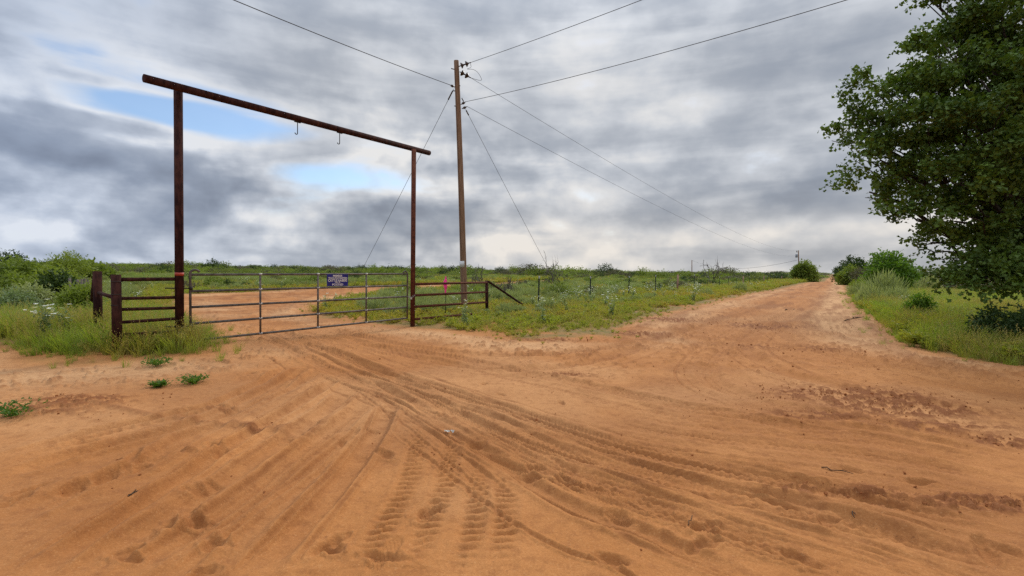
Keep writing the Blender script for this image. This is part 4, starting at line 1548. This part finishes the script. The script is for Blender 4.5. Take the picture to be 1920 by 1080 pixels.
# the big tree at the right: its clumps, traced as centre pixel, distance and radii in metres
TY = 13.6
tb_ = Vector((at(1985, 600, TY).x, TY, 0))
tb_.z = zg1(tb_.x, tb_.y)
lobes = []
for x, y, Y, rx, rz in ((1800, 20, 13.4, 1.2, 0.9), (1880, 60, 12.6, 1.3, 0.9), (1760, 105, 12.9, 1.0, 0.75), (1840, 150, 12.0, 1.15, 0.85), (1715, 165, 13.6, 0.85, 0.6),
                        (1640, 170, 13.8, 0.70, 0.50), (1600, 248, 14.2, 0.72, 0.55), (1660, 245, 13.4, 0.85, 0.6), (1740, 240, 12.4, 1.1, 0.75), (1830, 250, 11.8, 1.2, 0.8),
                        (1900, 200, 12.8, 1.2, 0.9), (1650, 300, 13.3, 0.8, 0.5), (1630, 360, 13.9, 0.65, 0.42), (1720, 330, 12.9, 0.85, 0.55), (1800, 345, 12.2, 1.05, 0.6),
                        (1880, 340, 12.6, 1.1, 0.7), (1720, 410, 12.6, 0.65, 0.5), (1790, 415, 12.3, 0.8, 0.42), (1870, 420, 12.2, 0.9, 0.45), (1745, 455, 13.4, 0.45, 0.28),
                        (1815, 492, 12.1, 0.75, 0.36), (1870, 492, 11.9, 0.95, 0.38), (1800, 522, 12.0, 0.55, 0.20), (1850, 522, 11.7, 0.8, 0.20), (1915, 508, 11.9, 0.8, 0.32),
                        (1930, 440, 12.6, 1.0, 0.5), (1950, 300, 12.0, 1.2, 1.0), (1950, 120, 12.5, 1.4, 1.1), (1860, -60, 13.0, 1.5, 1.0), (1760, -70, 14.0, 1.0, 0.7),
                        (2030, 20, 13.6, 1.9, 1.4), (2060, 240, 13.0, 1.8, 1.4), (2100, 420, 13.6, 1.8, 1.0), (1950, -180, 14.0, 2.0, 1.3), (2080, -120, 14.0, 2.0, 1.5),
                        (1900, 130, 16.0, 1.6, 1.1), (1820, 220, 16.0, 1.4, 1.0), (1880, 330, 16.2, 1.5, 0.9), (2000, 420, 16.0, 1.7, 0.9), (2150, 150, 15.5, 2.2, 1.8),
                        (1800, 120, 15.4, 1.2, 0.8), (1760, 300, 15.2, 1.0, 0.6), (1850, 440, 15.4, 1.1, 0.4), (2010, 140, 11.2, 1.3, 1.0), (2010, 460, 12.0, 1.1, 0.5)):
    c = at(x, y, Y)
    lobes.append((np.array(c), (rx, rx, rz)))
make_tree('shade_tree', tb_, 'large dark leafy tree overhanging the right edge of the road', 'tree', lobes, 135000, 0.125, LEAF_LOBED, M['oak'],
          0.42, 0.30, seed=21, droop=0.15, spray=13, shell=0.45, reach=(1.6, 3.4), tufts=8)

# roadside trees and shrubs on the right
tree_at('mesquite_tree', 1664, 477, 44, 84, 'bright green rounded mesquite tree right of the road', 'tree', 'brightleaf', 16, 15000, 0.26, LEAF_KITE, seed=31, low=0.25, trunk_r=0.12)
tree_at('dark_tree', 1601, 484, 140, 60, 'tall dark green tree rising furthest down the right roadside', 'tree', 'darkleaf', 12, 9000, 0.62, LEAF_KITE, seed=32, low=0.22, trunk_r=0.3)
tree_at('dark_tree', 1579, 500, 190, 22, 'small dark tree at the far end of the roadside row', 'tree', 'darkleaf', 8, 4000, 0.65, LEAF_KITE, seed=33, low=0.15, trunk_r=0.25)
tree_at('green_shrub', 1594, 503, 95, 30, 'mid green rounded shrub in front of the tall dark tree', 'shrub', 'brush', 9, 6500, 0.38, LEAF_KITE, seed=34, low=0.1, stems=2)
tree_at('grey_shrub', 1615, 504, 80, 34, 'grey-brown half bare shrub left of the bright mesquite', 'shrub', 'greyshrub', 8, 2600, 0.26, seed=35, low=0.15, stems=2, bark='deadwood')
tree_at('green_shrub', 1640, 520, 52, 40, 'low green shrub at the foot of the bright mesquite', 'shrub', 'oliveleaf', 7, 3000, 0.2, seed=36, low=0.05, stems=3)
tree_at('green_shrub', 1615, 529, 41, 40, 'dark low roadside shrub between the sand road and sage bushes', 'shrub', 'oliveleaf', 7, 3000, 0.16, seed=37, low=0.02, stems=3)
tree_at('green_shrub', 1727, 556, 17.5, 52, 'bright green low bush in the grass below the big tree', 'shrub', 'brightleaf', 8, 5400, 0.08, LEAF_KITE, seed=38, low=0.05, stems=3, trunk_r=0.03)
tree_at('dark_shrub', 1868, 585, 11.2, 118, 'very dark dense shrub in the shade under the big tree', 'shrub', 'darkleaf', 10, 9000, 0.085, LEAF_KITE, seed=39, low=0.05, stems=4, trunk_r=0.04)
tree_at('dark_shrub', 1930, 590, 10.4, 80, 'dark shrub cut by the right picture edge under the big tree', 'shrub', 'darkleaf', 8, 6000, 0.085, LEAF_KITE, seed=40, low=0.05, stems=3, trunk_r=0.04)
tree_at('roadside_tree', 1509, 493, 146, 36, 'lone rounded green tree beside the distant transformer pole', 'tree', 'brush', 11, 9000, 0.55, LEAF_KITE, seed=41, low=0.14, trunk_r=0.25)

# left side thicket
tree_at('small_tree', 124, 477, 38, 52, 'small airy light green tree rising above the left thicket', 'tree', 'oliveleaf', 9, 2400, 0.2, seed=51, low=0.5, trunk_r=0.07)
tree_at('dark_tree', 14, 478, 40, 70, 'dark rounded treetop at the far left edge', 'tree', 'darkleaf', 10, 5000, 0.25, seed=52, low=0.3)
for i, (px, yt, Y, w, mt, lab) in enumerate((
        (40, 494, 27, 110, 'brush', 'broad bright green bush below the dark left treetop'),
        (100, 507, 24, 80, 'oliveleaf', 'yellowish green bush right of the broad left bush'),
        (108, 520, 16.5, 66, 'darkleaf', 'dark bush behind the left pipe posts'),
        (150, 545, 12.5, 62, 'oliveleaf', 'low olive bush touching the outer left pipe post'),
        (60, 548, 14.5, 70, 'sage', 'blue-grey sage thicket before the dark left bush'),
        (10, 520, 20, 90, 'brush', 'green bush filling the left picture edge'),
        (15, 555, 13, 80, 'herb', 'grey-green tall weeds at the left picture edge'),
        (172, 498, 45, 60, 'brush', 'mid green bush right of the small airy tree'))):
    tree_at('bush', px, yt, Y, w, lab, 'bush', mt, 9, 8000, 0.0065 * Y + 0.03, LEAF_KITE if mt in ('darkleaf', 'brush') else LEAF_PINNATE, seed=60 + i, low=0.05, stems=4, trunk_r=0.03)


# bare, dead shrubs
def dead_shrub(px, ytop, Y, wpx, label, seed):
    r = np.random.default_rng(seed)
    tp = at(px, ytop, Y)
    z = zg1(tp.x, tp.y)
    base = Vector((tp.x, tp.y, z))
    t = thing('dead_shrub', base, label, 'shrub', None)
    W, H = px_w(wpx, Y) / 2, tp.z - z
    for s in range(6):
        b = MB()
        a = r.uniform(0, 6.283)
        e = base + Vector((math.cos(a) * W * r.uniform(0.2, 0.95), math.sin(a) * W * 0.7, H * r.uniform(0.5, 0.92)))
        k = 0.00042 * Y
        pts = limb(b, r, base - Vector((0, 0, 0.1)), e, 0.028 + k, k, 7, 0.16, 6)
        for q in range(5):
            p = pts[int(r.integers(3, 8))]
            f = p + Vector(tuple(r.normal(0, 0.26, 3) * np.array((W, W, 0.6 * H)))) + Vector((0, 0, 0.05 * H))
            pp = limb(b, r, p, f, 0.008 + k * 0.6, k * 0.6, 4, 0.16, 5)
            for w in range(3):
                g = pp[int(r.integers(1, 5))]
                limb(b, r, g, g + Vector(tuple(r.normal(0, 0.13, 3) * np.array((W, W, H)))) + Vector((0, 0, 0.03 * H)), k * 0.5, k * 0.3, 3, 0.1, 4)
        b.build('branch', M['deadwood'], t)


dead_shrub(1335, 489, 72, 56, 'bare grey dead shrub against the sky beside the thin far pole', 71)
dead_shrub(1045, 488, 42, 62, 'bare twiggy shrub above the field right of the slanting brace', 72)
dead_shrub(900, 492, 36, 44, 'bare twiggy shrub just right of the utility pole', 73)
dead_shrub(950, 515, 30, 30, 'low leafless shrub behind the brace of the red pipe panel', 74)

# ------------------------------------------------------------------ single plants one can pick out
def plant_from(coll, name, p, s, label, cat, idx=0, rot=0.0, parts=('leaves',), group=None, squash=1.0):
    src = sorted(coll.objects, key=lambda o: o.name)[idx]
    t = thing(name, p, label, cat, group)
    o = link(parts[0], src.data, t)
    o.scale = (s, s, s * squash)
    o.rotation_euler = (0, 0, rot)
    return t


def pxp(x, y):
    g = ground_pt(x, y)
    return g


# sage bushes that stand out
for i, (x, y, wpx, lab) in enumerate((
        (1275 - 250, 584, 44, 'broad grey-green sage bush at the foot of the first fence post'),
        (946, 590, 40, 'tall grey-green sage bush right of the red panel end post'),
        (1062, 556, 36, 'sage bush between the first and second fence posts'),
        (1128, 560, 34, 'rounded sage bush right of the second fence post'),
        (1325, 556, 30, 'dark green sage bush beyond the first wooden fence post'),
        (1388, 547, 30, 'sage bush on the verge further down the fence'),
        (1660, 562, 60, 'largest pale sage bush on the right verge'),
        (1690, 552, 50, 'pale sage bush behind the largest one on the right verge'),
        (1630, 572, 44, 'small sage bush nearest the road on the right verge'),
        (1715, 548, 46, 'pale sage bush nearest the low bush under the big tree'),
        (1640, 552, 46, 'sage bush at the left end of the right-hand sage clump'),
        (1612, 560, 34, 'narrow sage bush closest to the far right road edge'),
        (1678, 572, 40, 'low sage bush in front of the white flowers on the right verge'),
        (1740, 552, 40, 'sage bush half hidden by the lowest boughs of the big tree'),
        (815, 563, 30, 'sage bush seen through the rails of the red panel'),
        (250, 548, 26, 'sage bush seen through the left pipe panel'),
        (268, 545, 24, 'second sage bush seen through the left pipe panel'))):
    p = pxp(x, y)
    s = px_w(wpx, p.y) / 1.15 * (1.2 if x > 1600 else 1.0)
    plant_from(sage, 'sage_bush', p, s, lab, 'bush', i % 4, i * 1.3, squash=1.25 if x > 1600 else 0.95)


def flower_plant(x, y, s, label, seed, stems=5, heads=10, h=0.8):
    p = pxp(x, y)
    r = np.random.default_rng(seed)
    (V, FL), (V2, FL2) = flower_arrays(r, stems, h * s, heads)
    t = thing('white_wildflower', p, label, 'wildflower')
    link('leaves', mesh_arrays('leaves', V, FL, M['herb']), t)
    link('flower_heads', mesh_arrays('flower_heads', V2, FL2, M['petal']), t, kind='stuff')


flower_plant(84, 640, 1.0, 'tall white-flowered plant in the grass left of the pipe panel', 81, 9, 22, 0.62)
flower_plant(120, 632, 0.9, 'smaller white-flowered plant beside the tall one left of the panel', 82, 5, 9, 0.6)
flower_plant(872, 612, 1.0, 'white wildflower growing before the red pipe panel', 83, 5, 12, 0.75)
flower_plant(1018, 606, 1.0, 'white wildflower on the verge before the first fence post', 84, 3, 6, 0.75)
flower_plant(1146, 596, 1.0, 'bushy white wildflower near the sandy road corner', 85, 6, 14, 0.7)
flower_plant(1300, 566, 1.0, 'white wildflower clump beside the wooden fence post', 86, 7, 18, 0.7)
flower_plant(1690, 575, 1.0, 'white wildflower in front of the right-hand sage clump', 87, 7, 18, 0.55)

# weeds on the bare sand
for i, (x, y, s, lab) in enumerate(((295, 686, 1.15, 'flat green weed on the sand below the left grass'),
                                    (362, 719, 0.95, 'green weed patch alone on the sand, right of its neighbour'),
                                    (297, 726, 0.6, 'smallest green weed on the bare sand'),
                                    (22, 782, 1.3, 'low green weed at the left edge of the sand'))):
    p = pxp(x, y)
    r = np.random.default_rng(90 + i)
    V, FL = weed_arrays(r, 46, 0.22 * s, 0.10 * s, 0.040)
    t = thing('sand_weed', p, lab, 'weed')
    link('leaves', mesh_arrays('leaves', V, FL, M['ring']), t)

# ------------------------------------------------------------------ grass and ground cover
def dens(P, sc, s):
    return fbm(P[:, 0] / sc, P[:, 1] / sc, 3, s)


# left verge
P = cand(9000, -20, -4.9, 7.0, 15)
V_ = verge(P[:, 0], P[:, 1])
V_ = V_ + 0.5 * (dens(P, 0.7, 3) - 0.5)
keep = (P[:, 1] < 13) & (rng.uniform(0, 1, len(P)) < 0.05 * (V_ > -0.6) + 0.25 * (V_ > 0) + 0.70 * sstep(V_, 0, 0.7) * sstep(dens(P, 0.8, 23), 0.28, 0.5))
P, V_ = P[keep], V_[keep]
dry = sstep(dens(P, 1.3, 7), 0.45, 0.75)
pick = np.where(rng.uniform(0, 1, len(P)) < 0.14 + 0.26 * dry, rng.integers(4, 6, len(P)), rng.integers(0, 4, len(P)))
scatter('verge_grass', tall, P, pick, rng.uniform(0.45, 1.15, len(P)) * (0.4 + 0.6 * sstep(V_, -0.1, 0.8)) * (0.65 + 0.7 * dens(P, 0.9, 24)), np.clip(dry * 0.8 * rng.uniform(0, 1.2, len(P)), 0, 1),
        'tall green and straw coloured grass round the left pipe panel', 'grass')
# right verge
P = polar_cand(34000, 8.0, 60, 28, 60, 0.55)
o, t = road_off(P)
V_ = verge(P[:, 0], P[:, 1]) + 0.5 * (dens(P, 0.7, 4) - 0.5)
keep = (V_ > -0.6) & (o > 0) & (o < 16) & (rng.uniform(0, 1, len(P)) < (0.04 + 0.26 * (V_ > 0) + 0.7 * sstep(V_, 0, 0.8) * sstep(dens(P, 1.0, 25), 0.25, 0.5)) * (1 - 0.8 * sstep(o, 8, 14)))
P, V_ = P[keep], V_[keep]
dry = sstep(dens(P, 2.0, 9), 0.46, 0.72)
pick = np.where(rng.uniform(0, 1, len(P)) < 0.07 + 0.22 * dry, rng.integers(4, 6, len(P)), rng.integers(0, 4, len(P)))
scatter('verge_grass', tall, P, pick, rng.uniform(0.45, 1.1, len(P)) * (0.45 + 0.55 * sstep(V_, -0.1, 0.9)) * (0.6 + 0.8 * dens(P, 1.4, 26)) * (1 + 0.012 * P[:, 1]), np.clip(dry * 0.6 * rng.uniform(0.0, 1.2, len(P)), 0, 1),
        'tall grass on the right verge below the big tree', 'grass')
P = polar_cand(9000, 8.0, 50, 28, 60, 0.55)
o, t = road_off(P)
V_ = verge(P[:, 0], P[:, 1])
keep = (V_ > 0.1) & (o > 0) & (o < 14) & (rng.uniform(0, 1, len(P)) < sstep(dens(P, 1.1, 28), 0.42, 0.6))
P = P[keep]
scatter('verge_weeds', low, P, rng.integers(0, 3, len(P)), rng.uniform(0.9, 2.0, len(P)), np.clip(rng.uniform(-0.6, 0.7, len(P)), 0, 1), 'leafy weeds mixed into the right verge grass', 'ground cover', 0.05)
# corner between drive, fence and road: low weeds
P = polar_cand(60000, 10.5, 70, -32, 36, 0.5)
o, t = road_off(P)
V_ = verge(P[:, 0], P[:, 1]) + 0.9 * (dens(P, 0.9, 5) - 0.5)
keep = (V_ > -0.5) & (o < -4) & (rng.uniform(0, 1, len(P)) < 0.03 + 0.12 * (V_ > 0) + 0.85 * sstep(V_ + 2.4 * (dens(P, 1.3, 6) - 0.5), 0.1, 2.0))
P, V_, o = P[keep], V_[keep], o[keep]
near_road = sstep(V_, 9, 3)
yel = np.clip(near_road * (0.25 + 0.8 * sstep(dens(P, 2.6, 12), 0.35, 0.7)), 0, 1)
pick = np.where(rng.uniform(0, 1, len(P)) < 0.22, 5, rng.integers(0, 5, len(P)))
s = rng.uniform(0.4, 1.15, len(P)) ** 1.3 * (0.60 + 0.018 * P[:, 1]) * (0.45 + 0.55 * sstep(V_, 0, 1.2)) * (1 - 0.35 * sstep(np.hypot(P[:, 0] + 1.5, P[:, 1] - 15), 4.5, 2.5))
scatter('low_verge_weeds', low, P, pick, s, np.clip(yel * rng.uniform(0, 1.1, len(P)), 0, 1), 'short yellow-green weeds on the corner between drive and road', 'ground cover')
# the field: grass, sage, flowers
P = polar_cand(42000, 13, 150, -56, 44, 0.5)
o, t = road_off(P)
V_ = verge(P[:, 0], P[:, 1])
keep = (V_ > 0.4) & (o < -7)
P = P[keep]
pick = np.where(rng.uniform(0, 1, len(P)) < 0.12, 5, rng.integers(0, 5, len(P)))
scatter('field_weeds', low, P, pick, rng.uniform(0.7, 1.4, len(P)) * (0.70 + 0.024 * P[:, 1]), np.clip(0.85 * rng.uniform(0, 1, len(P)) * sstep(dens(P, 5, 13), 0.42, 0.66), 0, 1),
        'grass and weeds covering the sandy pasture', 'ground cover')
P = polar_cand(15000, 17, 170, -56, 44, 0.62)
o, t = road_off(P)
V_ = verge(P[:, 0], P[:, 1])
d_ = dens(P, 6, 14)
keep = (V_ > 2.2) & (o < -9.0) & (rng.uniform(0, 1, len(P)) < 0.8 * sstep(d_, 0.42, 0.56))
P = P[keep]
o, t = road_off(P)
s = rng.uniform(0.4, 1.15, len(P)) ** 1.2 * (0.85 + 0.005 * P[:, 1]) * (1 - 0.45 * np.exp(-((o + 10.5) / 2.5) ** 2))
scatter('pasture_sage', sage, P, rng.integers(0, 4, len(P)), np.stack([s * 1.1, s * 1.1, s * 0.9], 1), np.clip(rng.uniform(-0.3, 0.9, len(P)), 0, 1) * sstep(P[:, 1], 20, 70),
        'grey-green sage and herbs spread through the pasture', 'ground cover')
P = polar_cand(6500, 15, 90, -40, 36, 0.7)
o, t = road_off(P)
V_ = verge(P[:, 0], P[:, 1])
near_fence = np.exp(-((o + 12.5) / 5.0) ** 2) * sstep(P[:, 0], -1, 4)
keep = (V_ > 0.6) & (o < -8.3) & (rng.uniform(0, 1, len(P)) < 0.04 + 0.34 * near_fence * sstep(dens(P, 4, 15), 0.35, 0.6))
P = P[keep]
scatter('pasture_wildflowers', flow, P, rng.integers(0, 3, len(P)), rng.uniform(0.6, 1.05, len(P)), np.zeros(len(P)), 'white wildflowers sprinkled along the wire fence', 'ground cover')

# far brush: mesquite scrub that merges into one belt under the sky
brush = proto_coll('scrub')
for i in range(5):
    r = np.random.default_rng(200 + i)
    lb = random_lobes(210 + i, (0, 0, 0), 2.2, 1.0, 8, 0.12, 0.75)
    V, FL = crown_arrays(r, lb, 2600, 0.105, LEAF_KITE, 0.05, 7, 0.5)
    proto_obj(brush, 'scrub_a%d' % i, V, FL, M[('brush', 'oliveleaf', 'brush', 'darkleaf', 'greyshrub')[i]])
P = polar_cand(9000, 45, 420, -58, 46, 0.6)
o, t = road_off(P)
V_ = verge(P[:, 0], P[:, 1])
d_ = dens(P, 24, 16)
r_ = np.hypot(P[:, 0], P[:, 1])
keep = (V_ > 3) & (o < -12) & (rng.uniform(0, 1, len(P)) < 0.05 * sstep(r_, 40, 60) + 0.95 * sstep(r_ + 90 * (d_ - 0.5), 75, 135))
P, r_ = P[keep], r_[keep]
hh = rng.uniform(0.9, 2.5, len(P)) * (0.55 + 0.45 * sstep(r_, 60, 150)) * (0.5 + 0.6 * dens(P, 30, 27)) * (1 + 1.0 * sstep(rng.uniform(0, 1, len(P)), 0.90, 1.0))
ww = hh * rng.uniform(0.9, 1.5, len(P))
scatter('far_scrub', brush, P, rng.integers(0, 5, len(P)), np.stack([ww, ww, hh], 1), np.clip(rng.uniform(-0.6, 0.8, len(P)), 0, 1), 'belt of green mesquite scrub along the horizon', 'scrub', -0.1, 0.04)
P = polar_cand(9000, 13, 70, -50, 42, 0.55)
o, t = road_off(P)
V_ = verge(P[:, 0], P[:, 1])
keep = (V_ > 2.5) & (o < -9.5) & (P[:, 1] > 21) & (rng.uniform(0, 1, len(P)) < sstep(dens(P, 2.6, 34), 0.44, 0.62))
P = P[keep]
pick = np.where(rng.uniform(0, 1, len(P)) < 0.55, rng.integers(4, 6, len(P)), rng.integers(0, 4, len(P)))
scatter('pasture_grass', tall, P, pick, rng.uniform(0.4, 0.9, len(P)) * (0.7 + 0.008 * P[:, 1]), np.clip(rng.uniform(-0.4, 0.8, len(P)), 0, 1), 'taller half dry grass standing in the pasture', 'grass')
P = polar_cand(1500, 26, 110, -56, 40, 0.6)
o, t = road_off(P)
V_ = verge(P[:, 0], P[:, 1])
keep = (V_ > 2.5) & (o < -13.5) & (rng.uniform(0, 1, len(P)) < sstep(dens(P, 8, 33), 0.42, 0.62))
P = P[keep]
hh = rng.uniform(0.35, 0.95, len(P))
scatter('pasture_shrubs', brush, P, rng.integers(0, 5, len(P)), np.stack([hh * 1.1, hh * 1.1, hh], 1), np.clip(rng.uniform(-0.3, 1.0, len(P)), 0, 1), 'low mixed green shrubs dotted over the pasture', 'scrub', -0.05, 0.05)
P = polar_cand(2600, 60, 500, 30, 60, 0.6)
o, t = road_off(P)
r_ = np.hypot(P[:, 0], P[:, 1])
keep = (o > 4) & ((o < 14) & (t > 70) | (r_ > 260))
P = P[keep]
hh = rng.uniform(1.4, 2.8, len(P))
scatter('far_scrub', brush, P, rng.integers(0, 5, len(P)), np.stack([hh * 1.2, hh * 1.2, hh], 1), np.clip(rng.uniform(-0.5, 0.6, len(P)), 0, 1), 'scrub lining the far right side of the road', 'scrub', -0.1, 0.04)
P = polar_cand(9000, 420, 2200, -58, 58, 0.6)
o, t = road_off(P)
keep = (np.abs(o) > 12)
P = P[keep]
hh = rng.uniform(1.4, 3.0, len(P)) * (1 + 0.9 * sstep(rng.uniform(0, 1, len(P)), 0.85, 1.0))
r_ = np.hypot(P[:, 0], P[:, 1])
ww = hh * (1.5 + r_ / 500)
scatter('distant_scrub', brush, P, rng.integers(0, 5, len(P)), np.stack([ww, ww, hh], 1), np.clip(rng.uniform(-0.3, 0.6, len(P)), 0, 1), 'distant low woodland merging into the horizon', 'scrub', -0.1, 0.02)

# ------------------------------------------------------------------ small things on the sand
cl_mesh = []
for i in range(4):
    r = np.random.default_rng(300 + i)
    bmV, bmF = [], []
    rings = 5
    for a in range(1, rings):
        for k in range(7):
            th, ph = math.pi * a / rings, 2 * math.pi * k / 7
            q = 1 + r.normal(0, 0.16)
            bmV.append((q * math.sin(th) * math.cos(ph), q * math.sin(th) * math.sin(ph) * 0.8, 0.6 * q * math.cos(th)))
    bmF = [(a * 7 + k, a * 7 + (k + 1) % 7, (a + 1) * 7 + (k + 1) % 7, (a + 1) * 7 + k) for a in range(rings - 2) for k in range(7)]
    bmF += [tuple(range(7))[::-1], tuple((rings - 2) * 7 + k for k in range(7))]
    cl_mesh.append((bmV, bmF))
clods = proto_coll('clods')
for i, (v, f) in enumerate(cl_mesh):
    me = bpy.data.meshes.new('clod')
    me.from_pydata(v, [], f)
    me.materials.append(M['clod'])
    clods.objects.link(bpy.data.objects.new('clod_a%d' % i, me))
pts = []
for x0, y0, a, c, nn in ((1600, 742, 0.8, 0.35, 260), (1690, 765, 0.8, 0.35, 200), (1530, 780, 0.5, 0.2, 80), (1860, 945, 0.4, 0.08, 90), (1890, 830, 0.3, 0.15, 50),
                         (1440, 612, 1.2, 0.8, 160), (1260, 600, 1.0, 0.8, 160), (1200, 628, 0.8, 0.4, 80), (150, 752, 0.5, 0.2, 90), (60, 770, 0.6, 0.15, 60),
                         (1010, 637, 0.7, 0.2, 70), (1640, 925, 0.5, 0.2, 50), (1070, 704, 0.3, 0.1, 30), (1540, 655, 0.8, 0.3, 90), (845, 855, 0.25, 0.2, 14), (960, 690, 4, 1.2, 80),
                         (1300, 850, 2, 1.0, 40), (500, 850, 2, 1.2, 40), (1700, 690, 2.5, 0.5, 140)):
    g = gp(x0, y0)
    pts.append(np.column_stack([g.x + rng.normal(0, a, nn), g.y + rng.normal(0, c, nn)]))
P = np.concatenate(pts)
P = P[(verge(P[:, 0], P[:, 1]) < 0.2) & (np.hypot(P[:, 0], P[:, 1]) > 2)]
s = np.exp(rng.normal(-5.1, 0.45, len(P))) * np.clip(0.6 + 0.09 * P[:, 1], 0.8, 1.8)
scatter('sand_clods', clods, P, rng.integers(0, 4, len(P)), s, np.zeros(len(P)), 'small crumbled clods of damp red sand on the road', 'clods', 0.012, 0.5)

b = MB()
g = gp(843, 812)
t_ = thing('paper_scrap', (g.x, g.y, 0), 'crumpled whitish scrap lying on the sand', 'scrap')
vs_, fs_ = [], []
r = np.random.default_rng(7)
for i in range(7):
    for k in range(4):
        vs_.append((g.x - 0.05 + 0.016 * i, g.y - 0.02 + 0.014 * k + 0.01 * math.sin(i * 1.7), 0.012 + 0.018 * r.uniform(0, 1) + 0.008 * math.sin(i * 2.2 + k)))
for i in range(6):
    for k in range(3):
        fs_.append((i * 4 + k, (i + 1) * 4 + k, (i + 1) * 4 + k + 1, i * 4 + k + 1))
b.raw(vs_, fs_)
b.build('crumpled_sheet', M['scrap'], t_, smooth=False)
for x0, y0, x1, y1, rr_, lab in ((1588, 943, 1602, 970, 0.006, 'short dark twig lying on the sand at lower right'),
                                 (1582, 602, 1607, 596, 0.018, 'dark stick lying on the pale right shoulder of the road'),
                                 (1472, 582, 1490, 579, 0.02, 'dark stick lying in the middle of the far road'),
                                 (241, 929, 259, 920, 0.008, 'small broken twig beside the left footprints'),
                                 (1540, 876, 1600, 888, 0.005, 'thin crooked root lying across the right foreground sand'),
                                 (1290, 985, 1298, 966, 0.003, 'pale dry stalk poking from the sand beside a boot print')):
    a, c = gp(x0, y0, 0.012), gp(x1, y1, 0.02)
    t_ = thing('twig', (a.x, a.y, 0), lab, 'twig')
    b = MB()
    r = np.random.default_rng(int(x0))
    pts = limb(b, r, a, c, rr_, rr_ * 0.5, 6, 0.10, 7)
    limb(b, r, pts[3], pts[3] + (c - a) * 0.3 + Vector((0, 0, 0.015)), rr_ * 0.6, rr_ * 0.3, 3, 0.1, 6)
    b.build('stem', M['twig'], t_)
